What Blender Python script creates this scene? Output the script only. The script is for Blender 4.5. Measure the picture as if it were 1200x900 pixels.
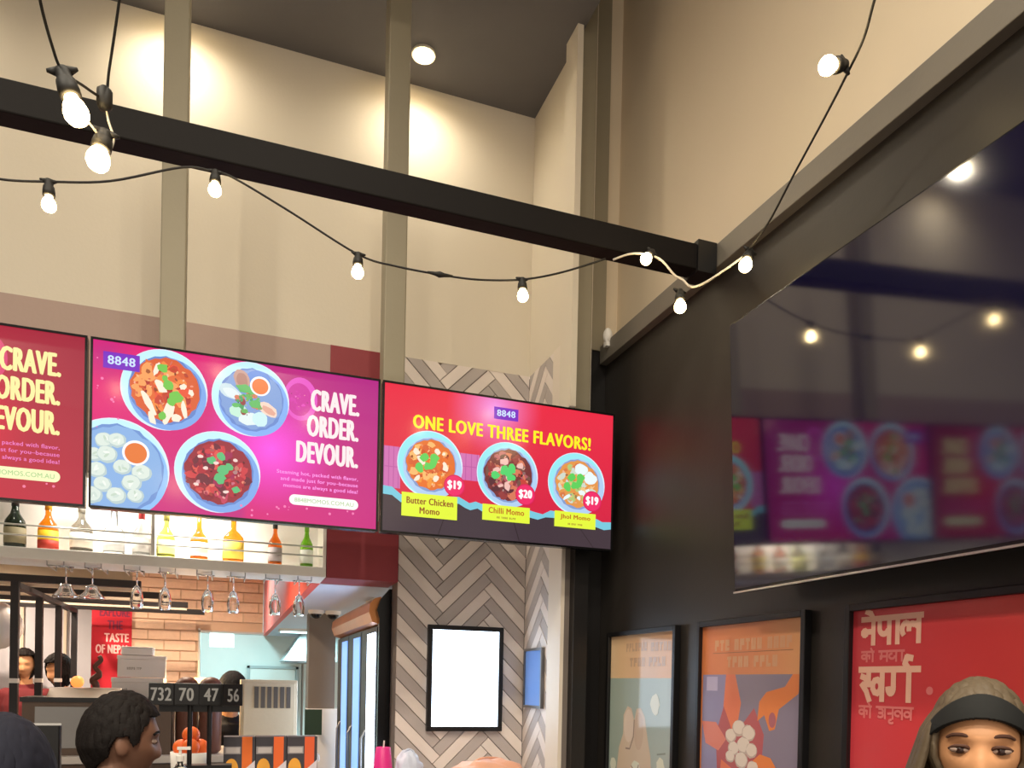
import bpy, bmesh, math, random
from mathutils import Vector, Matrix, Quaternion
R = math.radians
PI = math.pi
for o in list(bpy.data.objects): bpy.data.objects.remove(o)
sc = bpy.context.scene
col = sc.collection

# ------------------------------------------------------------------ camera, world, lights, exposure
YAW, PITCH, ROLL, FPX, CY = .3464, -.0097, .02055, 936.8, 810.7
cam_d = bpy.data.cameras.new('camera'); cam = bpy.data.objects.new('camera', cam_d); col.objects.link(cam)
fwd = Vector((math.sin(YAW)*math.cos(PITCH), math.cos(YAW)*math.cos(PITCH), math.sin(PITCH)))
rgt = Vector((math.cos(YAW), -math.sin(YAW), 0)); upv = rgt.cross(fwd)
rr = math.cos(ROLL)*rgt+math.sin(ROLL)*upv; uu = -math.sin(ROLL)*rgt+math.cos(ROLL)*upv
cam.matrix_world = Matrix(((rr.x, uu.x, -fwd.x, 0), (rr.y, uu.y, -fwd.y, 0), (rr.z, uu.z, -fwd.z, 1.65), (0, 0, 0, 1)))
cam_d.sensor_width = 36; cam_d.lens = 36*FPX/1200; cam_d.shift_y = (CY-450)/1200
cam_d.clip_start = .02; cam_d.clip_end = 100
sc.camera = cam
vs = sc.view_settings; vs.view_transform = 'Standard'; vs.look = 'None'; vs.gamma = 1; vs.exposure = 0.4; vs.use_curve_mapping = False

w = bpy.data.worlds.new('world'); sc.world = w; w.use_nodes = True
w.node_tree.nodes['Background'].inputs[0].default_value = (1.0, .88, .74, 1)
w.node_tree.nodes['Background'].inputs[1].default_value = 1.0

def light(kind, loc, power, color, size=.1, target=None, spot=None, blend=.6):
    d = bpy.data.lights.new('lamp', kind); d.energy = power; d.color = color
    if kind == 'AREA': d.shape = 'DISK'; d.size = size
    else: d.shadow_soft_size = size
    if kind == 'SPOT': d.spot_size = spot; d.spot_blend = blend
    o = bpy.data.objects.new('lamp', d); col.objects.link(o); o.location = loc
    if target is not None:
        o.rotation_euler = (Vector(target)-Vector(loc)).to_track_quat('-Z', 'Y').to_euler()
    return o
WARM = (1.0, .90, .73)
# (lamps of the dining hall and of the kitchen are in their fixtures' builders further down)

# ------------------------------------------------------------------ helpers
def lin(c):
    return tuple((x/255/12.92 if x/255 <= .04045 else ((x/255+.055)/1.055)**2.4) for x in c)
def tag(o, label=None, cat=None, group=None, kind=None):
    if label: o['label'] = label
    if cat: o['category'] = cat
    if group: o['group'] = group
    if kind: o['kind'] = kind
    return o
def empty(name, loc, rz=0, rx=0):
    o = bpy.data.objects.new(name, None); col.objects.link(o); o.location = loc; o.rotation_euler = (rx, 0, rz); o.empty_display_size = .1
    return o
def thing(name, label, cat, loc=(0, 0, 0), rz=0, group=None, rx=0):
    return tag(empty(name, loc, rz, rx), label, cat, group)
def mat(name, rgb, rough=.6, metal=0, var=.06, scale=8, bump=.05, bscale=60, emit=0, trans=0, ior=1.45, coat=0, spec=.5, ecol=None):
    m = bpy.data.materials.new(name); m.use_nodes = True; nt = m.node_tree; b = nt.nodes['Principled BSDF']
    c = lin(rgb)
    b.inputs['Roughness'].default_value = rough; b.inputs['Metallic'].default_value = metal
    b.inputs['IOR'].default_value = ior; b.inputs['Transmission Weight'].default_value = trans
    b.inputs['Coat Weight'].default_value = coat; b.inputs['Specular IOR Level'].default_value = spec
    if var > 0:
        tc = nt.nodes.new('ShaderNodeTexCoord'); n = nt.nodes.new('ShaderNodeTexNoise'); n.inputs['Scale'].default_value = scale; n.inputs['Detail'].default_value = 4
        r = nt.nodes.new('ShaderNodeMix'); r.data_type = 'RGBA'
        r.inputs[6].default_value = (*[x*(1-var) for x in c], 1); r.inputs[7].default_value = (*[min(1, x*(1+var)) for x in c], 1)
        nt.links.new(tc.outputs['Object'], n.inputs['Vector']); nt.links.new(n.outputs['Fac'], r.inputs[0]); nt.links.new(r.outputs[2], b.inputs['Base Color'])
        if bump > 0:
            n2 = nt.nodes.new('ShaderNodeTexNoise'); n2.inputs['Scale'].default_value = bscale; nt.links.new(tc.outputs['Object'], n2.inputs['Vector'])
            bp = nt.nodes.new('ShaderNodeBump'); bp.inputs['Strength'].default_value = bump; bp.inputs['Distance'].default_value = .01
            nt.links.new(n2.outputs['Fac'], bp.inputs['Height']); nt.links.new(bp.outputs['Normal'], b.inputs['Normal'])
    else: b.inputs['Base Color'].default_value = (*c, 1)
    if emit:
        b.inputs['Emission Color'].default_value = (*lin(ecol or rgb), 1); b.inputs['Emission Strength'].default_value = emit
    return m
def attr_mat(name, emit=0, rough=.5, coat=0):
    m = bpy.data.materials.new(name); m.use_nodes = True; nt = m.node_tree; b = nt.nodes['Principled BSDF']
    a = nt.nodes.new('ShaderNodeAttribute'); a.attribute_name = 'Col'
    b.inputs['Roughness'].default_value = rough; b.inputs['Coat Weight'].default_value = coat; b.inputs['Coat Roughness'].default_value = .08
    if emit:
        b.inputs['Base Color'].default_value = (.01, .01, .012, 1)
        nt.links.new(a.outputs['Color'], b.inputs['Emission Color']); b.inputs['Emission Strength'].default_value = emit
    else: nt.links.new(a.outputs['Color'], b.inputs['Base Color'])
    return m

class MB:
    def __init__(s): s.v = []; s.f = []; s.c = []
    def add(s, vs, fs, c=None):
        o = len(s.v); s.v += [tuple(v) for v in vs]; s.f += [tuple(i+o for i in f) for f in fs]; s.c += [c]*len(fs)
        return s
    def box(s, x0, x1, y0, y1, z0, z1, c=None):
        return s.add([(x, y, z) for x in (x0, x1) for y in (y0, y1) for z in (z0, z1)],
                     [(0, 1, 3, 2), (4, 6, 7, 5), (0, 4, 5, 1), (2, 3, 7, 6), (0, 2, 6, 4), (1, 5, 7, 3)], c)
    def obox(s, ctr, half, rot, c=None):
        m = rot.to_matrix() if hasattr(rot, 'to_matrix') else rot
        vs = [Vector(ctr)+m@Vector((x*half[0], y*half[1], z*half[2])) for x in (-1, 1) for y in (-1, 1) for z in (-1, 1)]
        return s.add(vs, [(0, 1, 3, 2), (4, 6, 7, 5), (0, 4, 5, 1), (2, 3, 7, 6), (0, 2, 6, 4), (1, 5, 7, 3)], c)
    def prism(s, pts, axis, a, b, c=None, inset=0):
        """extrude a 2D polygon along axis 'x','y' or 'z' from a to b"""
        n = len(pts)
        def P(p, t): return {'x': (t, p[0], p[1]), 'y': (p[0], t, p[1]), 'z': (p[0], p[1], t)}[axis]
        return s.add([P(p, a) for p in pts]+[P(p, b) for p in pts],
                     [tuple(range(n))[::-1], tuple(range(n, 2*n))]+[(i, (i+1) % n, (i+1) % n+n, i+n) for i in range(n)], c)
    def lathe(s, prof, ctr=(0, 0, 0), n=20, quat=None, c=None, sx=1, sy=1):
        vs = []; fs = []
        for r, z in prof:
            for k in range(n):
                p = Vector((r*math.cos(2*PI*k/n)*sx, r*math.sin(2*PI*k/n)*sy, z))
                if quat: p = quat@p
                vs.append(p+Vector(ctr))
        for i in range(len(prof)-1):
            for k in range(n): fs.append((i*n+k, i*n+(k+1) % n, (i+1)*n+(k+1) % n, (i+1)*n+k))
        fs.append(tuple(range(n))[::-1]); fs.append(tuple((len(prof)-1)*n+k for k in range(n)))
        return s.add(vs, fs, c)
    def tube(s, pts, r, n=8, c=None):
        pts = [Vector(p) for p in pts]; rs = r if isinstance(r, (list, tuple)) else [r]*len(pts)
        vs = []; fs = []; prev = None
        for i, p in enumerate(pts):
            t = (pts[min(i+1, len(pts)-1)]-pts[max(i-1, 0)]).normalized()
            if prev is None:
                a = t.orthogonal().normalized()
            else:
                a = (prev-t*prev.dot(t))
                a = a.normalized() if a.length > 1e-6 else t.orthogonal().normalized()
            prev = a; b = t.cross(a)
            for k in range(n): vs.append(p+(a*math.cos(2*PI*k/n)+b*math.sin(2*PI*k/n))*rs[i])
        for i in range(len(pts)-1):
            for k in range(n): fs.append((i*n+k, i*n+(k+1) % n, (i+1)*n+(k+1) % n, (i+1)*n+k))
        fs.append(tuple(range(n))[::-1]); fs.append(tuple((len(pts)-1)*n+k for k in range(n)))
        return s.add(vs, fs, c)
    def ell(s, ctr, r, nu=16, nv=10, c=None, quat=None):
        r = r if isinstance(r, (list, tuple)) else (r, r, r)
        vs = []; fs = []
        for j in range(1, nv):
            ph = PI*j/nv
            for i in range(nu):
                th = 2*PI*i/nu
                p = Vector((r[0]*math.sin(ph)*math.cos(th), r[1]*math.sin(ph)*math.sin(th), r[2]*math.cos(ph)))
                if quat: p = quat@p
                vs.append(p+Vector(ctr))
        for j in range(nv-2):
            for i in range(nu): fs.append((j*nu+i, (j+1)*nu+i, (j+1)*nu+(i+1) % nu, j*nu+(i+1) % nu))
        t = Vector((0, 0, r[2])); t = quat@t if quat else t
        vs.append(Vector(ctr)+t); vs.append(Vector(ctr)-t); T = len(vs)-2
        for i in range(nu): fs.append((T, i, (i+1) % nu)); fs.append((T+1, (nv-2)*nu+(i+1) % nu, (nv-2)*nu+i))
        return s.add(vs, fs, c)
    def build(s, name, m, parent=None, smooth=False, bevel=0, solid=0, sub=0):
        me = bpy.data.meshes.new(name); me.from_pydata(s.v, [], s.f); me.materials.append(m)
        if any(c is not None for c in s.c):
            ca = me.color_attributes.new('Col', 'FLOAT_COLOR', 'CORNER'); k = 0
            for p, c in zip(me.polygons, s.c):
                for q_, li in enumerate(p.loop_indices):
                    cc_ = c[q_] if (c and isinstance(c[0], tuple)) else (c or (.5, .5, .5))
                    ca.data[li].color = (*cc_, 1)
        o = bpy.data.objects.new(name, me); col.objects.link(o)
        if smooth: me.shade_smooth()
        if parent: o.parent = parent
        if bevel:
            b = o.modifiers.new('bevel', 'BEVEL'); b.width = bevel; b.segments = 2; b.limit_method = 'ANGLE'; b.angle_limit = R(40)
        if solid:
            b = o.modifiers.new('solid', 'SOLIDIFY'); b.thickness = solid
        if sub:
            b = o.modifiers.new('sub', 'SUBSURF'); b.levels = sub; b.render_levels = sub
        return o
def struct(name, mb, m, parent=None, **k):
    o = mb.build(name, m, parent, **k)
    if parent is None: o['kind'] = 'structure'
    return o

# ---- flat print: polygons in the (x, z) plane facing -Y, stacked in hair-thin layers
_tcache = {}
def text_geo(s, bold=.02):
    key = (s, bold)
    if key in _tcache: return _tcache[key]
    cu = bpy.data.curves.new('txt', 'FONT'); cu.body = s; cu.space_character = 1+bold*2.4; cu.resolution_u = 3
    o = bpy.data.objects.new('txt', cu); col.objects.link(o)
    dg = bpy.context.evaluated_depsgraph_get(); me = bpy.data.meshes.new_from_object(o.evaluated_get(dg))
    V = [(v.co.x, v.co.y) for v in me.vertices]; F = [tuple(p.vertices) for p in me.polygons]
    bpy.data.objects.remove(o); bpy.data.curves.remove(cu); bpy.data.meshes.remove(me)
    _tcache[key] = (V, F); return V, F
def clip_poly(pts, x0, x1, z0, z1):
    for ax, lim, sg in ((0, x0, 1), (0, x1, -1), (1, z0, 1), (1, z1, -1)):
        out = []
        for i in range(len(pts)):
            a, b = pts[i], pts[(i+1) % len(pts)]
            da, db = sg*(a[ax]-lim), sg*(b[ax]-lim)
            if da >= 0: out.append(a)
            if (da >= 0) != (db >= 0):
                t = da/(da-db); out.append((a[0]+(b[0]-a[0])*t, a[1]+(b[1]-a[1])*t))
        pts = out
        if not pts: break
    return pts
class Print(MB):
    step = .00005
    def __init__(s, d0=0, clip=None): super().__init__(); s.d = d0; s.clip = clip
    def poly(s, pts, rgb, up=True):
        if up: s.d += s.step
        if s.clip: pts = clip_poly(pts, *s.clip)
        if len(pts) < 3: return s
        ar = sum(pts[i][0]*pts[(i+1) % len(pts)][1]-pts[(i+1) % len(pts)][0]*pts[i][1] for i in range(len(pts)))
        if ar < 0: pts = pts[::-1]
        return s.add([(x, -s.d, z) for x, z in pts], [tuple(range(len(pts)))], lin(rgb))
    def rect(s, x0, x1, z0, z1, rgb): return s.poly([(x0, z0), (x1, z0), (x1, z1), (x0, z1)], rgb)
    def disc(s, cx, cz, r, rgb, rz=None, n=32, wob=0, seed=0, ang=0):
        rz = rz or r; rnd = random.Random(seed); w_ = [1+wob*rnd.uniform(-1, 1) for _ in range(n)]
        pts = []
        for k in range(n):
            a = 2*PI*k/n; x, z = r*w_[k]*math.cos(a), rz*w_[k]*math.sin(a)
            pts.append((cx+x*math.cos(ang)-z*math.sin(ang), cz+x*math.sin(ang)+z*math.cos(ang)))
        return s.poly(pts, rgb)
    def grad(s, x0, x1, z0, z1, fn, nx=40, nz=24):
        s.d += s.step; dx, dz = (x1-x0)/nx, (z1-z0)/nz
        for i in range(nx):
            for j in range(nz):
                a, b = x0+i*dx, z0+j*dz
                s.add([(a, -s.d, b), (a+dx, -s.d, b), (a+dx, -s.d, b+dz), (a, -s.d, b+dz)], [(0, 1, 2, 3)], tuple(lin(fn((p_-x0)/(x1-x0), (q_-z0)/(z1-z0))) for p_, q_ in ((a, b), (a+dx, b), (a+dx, b+dz), (a, b+dz))))
        return s
    def text(s, t, x0, x1, z0, z1, rgb, bold=.02):
        V, F = text_geo(t, bold); wd = bold*1.1*(z1-z0); offs = [(0, 0)] if bold < .011 else [(-wd, 0), (wd, 0), (-wd/2, wd*.4), (wd/2, -wd*.4), (0, wd*.4), (0, -wd*.4)]
        if bold >= .011: x0, x1, z0, z1 = x0+wd, x1-wd, z0+wd*.4, z1-wd*.4
        ax, bx = min(v[0] for v in V), max(v[0] for v in V); az, bz = min(v[1] for v in V), max(v[1] for v in V)
        for ox, oz in offs:
            s.d += s.step/3
            s.add([(x0+ox+(v[0]-ax)/(bx-ax)*(x1-x0), -s.d, z0+oz+(v[1]-az)/(bz-az)*(z1-z0)) for v in V], F, lin(rgb))
        return s
    def blocks(s, x0, x1, z0, z1, rgb, words, seed=1):
        rnd = random.Random(seed); tot = sum(words)+.7*(len(words)-1); u = (x1-x0)/tot; x = x0; s.d += s.step
        for w_ in words:
            for k in range(w_):
                t = rnd.choice('HEUFTPLN'); a, b, h = x+.08*u, x+.86*u, z1-z0; q = .36*u; e = .3*h; s.d += s.step/3
                R_ = lambda xa, xb, za, zb: s.add([(xa, -s.d, za), (xb, -s.d, za), (xb, -s.d, zb), (xa, -s.d, zb)], [(0, 1, 2, 3)], lin(rgb))
                if t != 'T': R_(a, a+q, z0, z1)
                if t in 'HUN': R_(b-q, b, z0, z1)
                if t in 'EFPTN': s.d += s.step/6; R_(a, b, z1-e, z1)
                if t in 'EUL': s.d += s.step/6; R_(a, b, z0, z0+e)
                if t in 'HEFP': s.d += s.step/6; R_(a, b, z0+h*.42, z0+h*.42+e)
                if t == 'T': s.d += s.step/6; R_((a+b)/2-q/2, (a+b)/2+q/2, z0, z1)
                x += u
            x += .7*u
        return s
    def stroke(s, pts, wd, rgb):
        for i in range(len(pts)-1):
            s.d += s.step/4
            a, b = Vector(pts[i]), Vector(pts[i+1]); t = (b-a).normalized(); n = Vector((-t.y, t.x))*wd/2; e = t*wd*.25
            q = [a-n-e, b-n+e, b+n+e, a+n-e]; s.add([(p.x, -s.d, p.y) for p in q], [(0, 1, 2, 3)], lin(rgb))
        return s
def mixc(a, b, t): t = max(0, min(1, t)); return tuple(x+(y-x)*t for x, y in zip(a, b))

# ------------------------------------------------------------------ materials
M = {}
M['white_wall'] = mat('white_wall', (226, 216, 198), .75, scale=2, var=.03)
M['beige_wall'] = mat('beige_wall', (224, 208, 182), .75, scale=1.5, var=.05)
M['mauve'] = mat('mauve_wall', (184, 160, 150), .75, scale=2, var=.03)
M['maroon'] = mat('maroon', (150, 58, 66), .6, var=.04)
M['red_side'] = mat('red_side', (232, 96, 84), .6, var=.04)
M['ceiling'] = mat('ceiling_grey', (106, 104, 105), .8, var=.05)
M['black_wall'] = mat('black_wall', (44, 40, 37), .42, var=.12, scale=1.5, bump=.03)
M['black_jamb'] = mat('black_jamb', (30, 28, 28), .35, var=.05)
M['ledge'] = mat('ledge_grey', (122, 116, 107), .5, var=.05, metal=.2)
M['beam'] = mat('beam_dark', (16, 12, 11), .65, var=.1, scale=5, spec=.2)
M['post'] = mat('post_olive', (150, 142, 122), .45, var=.04, metal=.15)
M['floor'] = mat('floor_tile', (110, 100, 92), .45, var=.08, scale=3)
M['dark_wall'] = mat('dark_wall', (40, 38, 44), .7, var=.08)
M['plank_light'] = mat('plank_light', (236, 224, 216), .6, var=.06, scale=6)
M['plank_dark'] = mat('plank_dark', (188, 178, 174), .6, var=.07, scale=6)
M['grout'] = mat('grout', (120, 110, 104), .8)
M['trim'] = mat('cream_trim', (232, 220, 205), .55, var=.02)
M['black'] = mat('black_plastic', (16, 15, 17), .4, var=.1)
M['black_gloss'] = mat('black_gloss', (12, 11, 14), .2, var=0)
M['rubber'] = mat('rubber', (26, 24, 22), .6, var=.1)
M['cable_white'] = mat('cable_white', (214, 206, 190), .5, var=.03)
M['white'] = mat('white_plastic', (236, 232, 226), .4, var=.02)
M['niche'] = mat('niche_white', (244, 240, 232), .5, var=.02)
M['steel'] = mat('steel', (190, 188, 184), .3, metal=.9, var=.05)
M['chrome_dark'] = mat('chrome_dark', (120, 118, 116), .3, metal=.9, var=.05)
M['brick'] = mat('brick_pale', (228, 194, 164), .8, var=.08, scale=14, bump=.3, bscale=30)
M['brick2'] = mat('brick_tan', (220, 184, 154), .8, var=.08, scale=14, bump=.3, bscale=30)
M['mortar'] = mat('mortar', (206, 174, 146), .9, var=.1)
M['grey_pillar'] = mat('grey_pillar', (112, 102, 92), .6, var=.05)
M['kit'] = mat('kitchen_white', (222, 236, 234), .5, var=.03)
M['kit_grey'] = mat('kitchen_grey', (170, 190, 194), .4, var=.04)
M['soffit'] = mat('soffit', (206, 214, 230), .6, var=.03)
M['copper'] = mat('copper', (210, 140, 84), .35, metal=.6, var=.15, scale=5)
M['fridge_reflection'] = mat('fridge_reflection', (200, 226, 255), .4, var=0, emit=7, ecol=(206, 226, 255))  # door's bright reflection given as emission, raised to light the soffit
M['fridge_dim'] = mat('fridge_dim', (120, 160, 210), .3, var=0, emit=.9, ecol=(110, 160, 236))
M['lightbox'] = mat('lightbox', (240, 250, 255), .4, var=0, emit=4.0, ecol=(206, 230, 255))
M['reflection_blue'] = mat('reflection_blue', (110, 150, 215), .25, var=.03)  # colour of the painted light box reflection
M['screen'] = attr_mat('menu_print', emit=.80, rough=.16)
M['poster'] = attr_mat('poster_print', rough=.6, coat=.5)
M['print'] = attr_mat('paper_print', rough=.6)
M['glass'] = mat('clear_glass', (250, 250, 250), .02, var=0, trans=1, ior=1.45)
M['bulb'] = mat('bulb', (255, 236, 190), .3, var=0, emit=26, ecol=(255, 222, 160))
M['bulb_dim'] = mat('bulb_dim', (255, 236, 190), .3, var=0, emit=7, ecol=(255, 228, 180))
M['downlight'] = mat('downlight_lens', (255, 240, 210), .3, var=0, emit=40, ecol=(255, 226, 170))
M['baffle'] = mat('downlight_ring', (220, 214, 200), .4, var=0)
M['tvglass'] = mat('tv_glass', (14, 12, 44), .07, var=0, ior=1.95)
M['counter'] = mat('counter_stone', (206, 198, 190), .4, var=.06)
M['brown'] = mat('brown_panel', (92, 74, 62), .5, var=.1)
M['skin'] = mat('skin_warm', (214, 156, 112), .5, var=.04, bump=.02)
M['skin_brown'] = mat('skin_brown', (132, 96, 78), .5, var=.05, bump=.02)
M['hair_black'] = mat('hair_black', (22, 17, 16), .75, var=.25, scale=30, bump=.2, bscale=160, spec=.25)
M['hair_ash'] = mat('hair_ash', (92, 78, 60), .6, var=.2, scale=22, bump=.12, bscale=90)
M['cloth_black'] = mat('cloth_black', (15, 15, 18), .85, var=.15, scale=20)
M['cloth_navy'] = mat('cloth_navy', (17, 19, 36), .85, var=.15, scale=20)
M['cloth_red'] = mat('cloth_red', (110, 36, 40), .85, var=.1)
M['cloth_white'] = mat('cloth_white', (222, 216, 210), .85, var=.05)
M['headband'] = mat('headband', (17, 18, 18), .8, var=.15, scale=30)
M['eye_white'] = mat('eye_white', (160, 138, 126), .25, var=0)
M['iris'] = mat('iris', (48, 26, 20), .2, var=0)
M['brow'] = mat('brow', (84, 54, 42), .8, var=.1)
M['lips'] = mat('lips', (170, 84, 76), .45, var=.05)
M['pergola'] = mat('pergola_black', (30, 26, 28), .5, var=.1)
M['pane'] = mat('frosted_pane', (198, 196, 202), .5, var=.04)
M['cream'] = mat('cream_panel', (214, 200, 178), .7, var=.04)
M['leaf'] = mat('leaf', (84, 96, 62), .6, var=.2)
M['cyan_sign'] = mat('cyan_sign', (90, 235, 235), .4, var=0, emit=2.2, ecol=(70, 225, 235))
M['orange_glow'] = mat('orange_glow', (255, 150, 90), .4, var=0, emit=1.3, ecol=(255, 130, 60))
M['amber_lamp'] = mat('amber_lamp', (255, 220, 150), .4, var=0, emit=4, ecol=(255, 214, 130))
M['beige_metal'] = mat('beige_metal', (206, 192, 164), .45, var=.05)
M['slot'] = mat('slot_dark', (92, 86, 80), .6, var=.1)
M['pink'] = mat('pink_plastic', (226, 50, 140), .4, var=.04)
M['bag_white'] = mat('bag_white', (206, 212, 232), .5, var=.08, scale=12)
M['bag_peach'] = mat('bag_peach', (226, 168, 140), .55, var=.14, scale=9)
M['green_card'] = mat('green_card', (44, 66, 44), .6, var=.1)
M['pot'] = mat('pot_brown', (104, 66, 54), .5, var=.12)
M['orange_fruit'] = mat('orange_fruit', (238, 106, 40), .5, var=.12)
M['wood_tray'] = mat('tray_black', (30, 24, 22), .5, var=.1)

# ------------------------------------------------------------------ large structure
YB = 4.30      # plane of the bar's back wall
ZC = 4.88      # ceiling
struct('floor', MB().box(-4.6, 3.0, -3.5, 11.5, -.1, 0), M['floor'])
ZH = 5.42     # higher hall ceiling in front of it
struct('ceiling', MB().box(-4.6, 1.62, 3.25, YB+.3, ZC, ZH), M['ceiling'])
struct('ceiling_hall', MB().box(-4.6, 2.1, -3.5, YB+.3, ZH, ZH+.12), M['ceiling'])
struct('wall_left', MB().box(-4.7, -4.6, -3.5, 11.5, 0, ZC+.1), M['dark_wall'])
# white upper back wall, coloured band below it, herringbone panel wall and return wall
struct('wall_back', MB().box(-4.6, 1.62, YB, YB+.3, 3.41, ZC), M['white_wall'])
bulk = struct('wall_bulkhead', MB().box(-4.6, .50, YB, YB+.3, 2.62, 3.41).box(-4.6, -2.0, YB, YB+.3, 0, 2.62), M['mauve'])
struct('wall_maroon', MB().box(.50, .88, YB-.004, YB+.28, 2.19, 3.41), M['maroon'])
struct('wall_red_side', MB().box(.455, .50, YB+.30, 10.4, 2.19, 2.95), M['red_side'])
hw = struct('wall_herringbone', MB().box(.88, 1.62, YB+.012, YB+.15, 0, 3.41), M['grout'])
sw = struct('wall_return', MB().box(1.632, 1.70, 3.76, YB+.15, 0, 3.41), M['grout'])
struct('wall_return_upper', MB().box(1.62, 1.70, 3.86, YB+.0, 3.41, ZC), M['white_wall'])
struct('trim_1', MB().box(1.612, 1.632, 3.76, 3.93, 0, 3.41), M['trim'])
struct('trim_2', MB().box(1.575, 1.606, 3.61, 3.75, 3.02, ZC), M['white_wall'])
struct('trim_8', MB().box(1.62, 1.70, 3.762, 3.86, 3.41, ZC), M['white_wall'])
# right wall: beige above the ledge, black below, pier in the corner
struct('wall_right_upper', MB().box(1.93, 2.05, -3.5, 3.95, 3.40, ZH), M['beige_wall'])
struct('wall_right', MB().box(1.86, 2.05, -3.5, 3.95, 0, 3.34), M['black_wall'])
struct('trim_3', MB().box(1.82, 2.0, -3.5, 3.80, 3.326, 3.42), M['ledge'], bevel=.003)
struct('wall_pier_upper', MB().box(1.707, 1.93, 3.83, 3.95, 3.40, ZH), M['beige_wall'])
struct('trim_4', MB().box(1.707, 1.735, 3.72, 3.83, 3.05, ZH), M['trim'])
struct('trim_5', MB().box(1.735, 1.85, 3.80, 3.84, 3.40, ZH), M['post'])
struct('wall_pier', MB().box(1.735, 1.86, 3.81, 3.95, 0, 3.40), M['black_jamb'])
struct('trim_6', MB().box(1.66, 1.735, 3.70, 3.86, 0, 2.60).box(1.707, 1.735, 3.735, 3.86, 2.60, 3.40), M['black_jamb'])

# herringbone planks, each one a piece
def herringbone(parent, a0, a1, z0, z1, seam, mk, Lp=.396, wp=.0622, zoff=0):
    q = math.sqrt(.5); cache = []
    for m in range(-3, 4):
        for n in range(-40, 60):
            for kind in (0, 1):
                if kind == 0: x0, y0, dx, dy = m*Lp+n*wp, m*Lp-n*wp, Lp, wp
                else: x0, y0, dx, dy = m*Lp+Lp+n*wp, m*Lp-n*wp, wp, Lp
                g = .0022
                P = [(x0+g, y0+g), (x0+dx-g, y0+g), (x0+dx-g, y0+dy-g), (x0+g, y0+dy-g)]
                # lattice -> wall: across = (x+y)/sqrt2, up = (y-x)/sqrt2
                W = [((x+y)*q+seam, (y-x)*q+zoff) for x, y in P]
                W = clip_poly(W, a0+.002, a1-.002, z0, z1)
                if len(W) < 3: continue
                ar = abs(sum(W[i][0]*W[(i+1) % len(W)][1]-W[(i+1) % len(W)][0]*W[i][1] for i in range(len(W))))/2
                if ar < .0004: continue
                mk(W, n)
def plank_back(W, n):
    MB().prism(W, 'y', YB-.002+.002*(n % 3), YB+.0125).build('plank', M['plank_light'] if n % 2 else M['plank_dark'], hw)
herringbone(hw, .88, 1.62, 1.0, 3.41, 1.372, plank_back, zoff=2.27)
def plank_side(W, n):
    MB().prism(W, 'x', 1.619+.001*(n % 3), 1.633).build('plank', M['plank_light'] if n % 2 else M['plank_dark'], sw)
herringbone(sw, 3.93, YB, 1.0, 3.41, 4.02, plank_side, zoff=2.2)
struct('wall_return_lower', MB().box(1.62, 1.632, 3.93, YB, 0, 1.0), M['plank_dark'])

# ceiling downlights
def downlight(loc, label, power, spot=R(120), tgt=None):
    t = thing('ceiling_downlight', label, 'downlight', loc, 0, 'recessed ceiling downlights')
    MB().lathe([(.062, -.012), (.062, 0), (.048, 0), (.046, -.010)], n=24).build('trim_ring', M['baffle'], t, smooth=False)
    MB().lathe([(.001, -.016), (.05, -.016), (.05, -.005)], n=24).build('lens', M['downlight'], t)
    if power:
        L = light('SPOT', (loc[0], loc[1], loc[2]-.03), power, WARM, .04, tgt or (loc[0], loc[1], 0), spot, 1.0)
    return t
downlight((.915, 4.07, ZC), 'round glowing downlight in dark ceiling right of the middle hanging post', 20, R(168))
downlight((-.27, 4.08, ZC), 'round glowing downlight in dark ceiling behind the left hanging post', 22, R(168))
downlight((-1.5, 4.08, ZC), 'round downlight in dark ceiling above the red menu screen', 22, R(168))
i_ = 0
for (x, y, p, lab) in [(.2, 2.3, 34, 'added unseen downlight in ceiling in front of the black beam near the right wall'),
                 (-1.2, 2.2, 34, 'added unseen downlight in ceiling in front of the black beam far from the right wall'),
                 (.4, .4, 290, 'added unseen downlight in the hall ceiling close to the right wall television'),
                 (-2.0, .8, 330, 'added unseen downlight in the hall ceiling away from the right wall'),
                 (.3, -1.9, 480, 'unseen fill downlight added at the rear of the hall ceiling near the right wall'),
                 (-2.2, -1.6, 560, 'unseen fill downlight added at the rear of the hall ceiling towards the left wall')]:
    downlight((x, y, ZH), lab, p, R(165))  # added lamps out of view, rear ones raised to light posters and herringbone

# hanging posts
for k, (x, zb, lab) in enumerate([(-.276, 2.40, 'olive grey square steel post dropping from ceiling behind left end of magenta screen'),
                              (.664, 2.40, 'olive grey square steel post dropping from ceiling between magenta and red menu screens'),
                              (1.607, 2.62, 'olive grey square steel post in the corner beside the right wall pier')]):
    t = thing('hanging_post', lab, 'post', (x+.05, 3.71, zb), 0, 'hanging steel posts')
    h = (ZC if k < 2 else ZH)-zb
    MB().box(-.05, .05, -.05, .05, 0, h).build('tube', M['post'], t, bevel=.006)
    MB().box(-.06, .06, -.06, .06, h-.012, h).build('ceiling_plate', M['post'], t)
# the beam
bt = thing('ceiling_beam', 'long black steel beam crossing the hall in front of the hanging posts', 'beam', (-1.4, 2.79, 3.305))
MB().box(-3.1, 3.215, -.04, .04, 0, .10).build('tube', M['beam'], bt, bevel=.005)
MB().box(3.13, 3.215, -.052, .052, -.012, .112).build('end_bracket', M['black'], bt)

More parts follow.
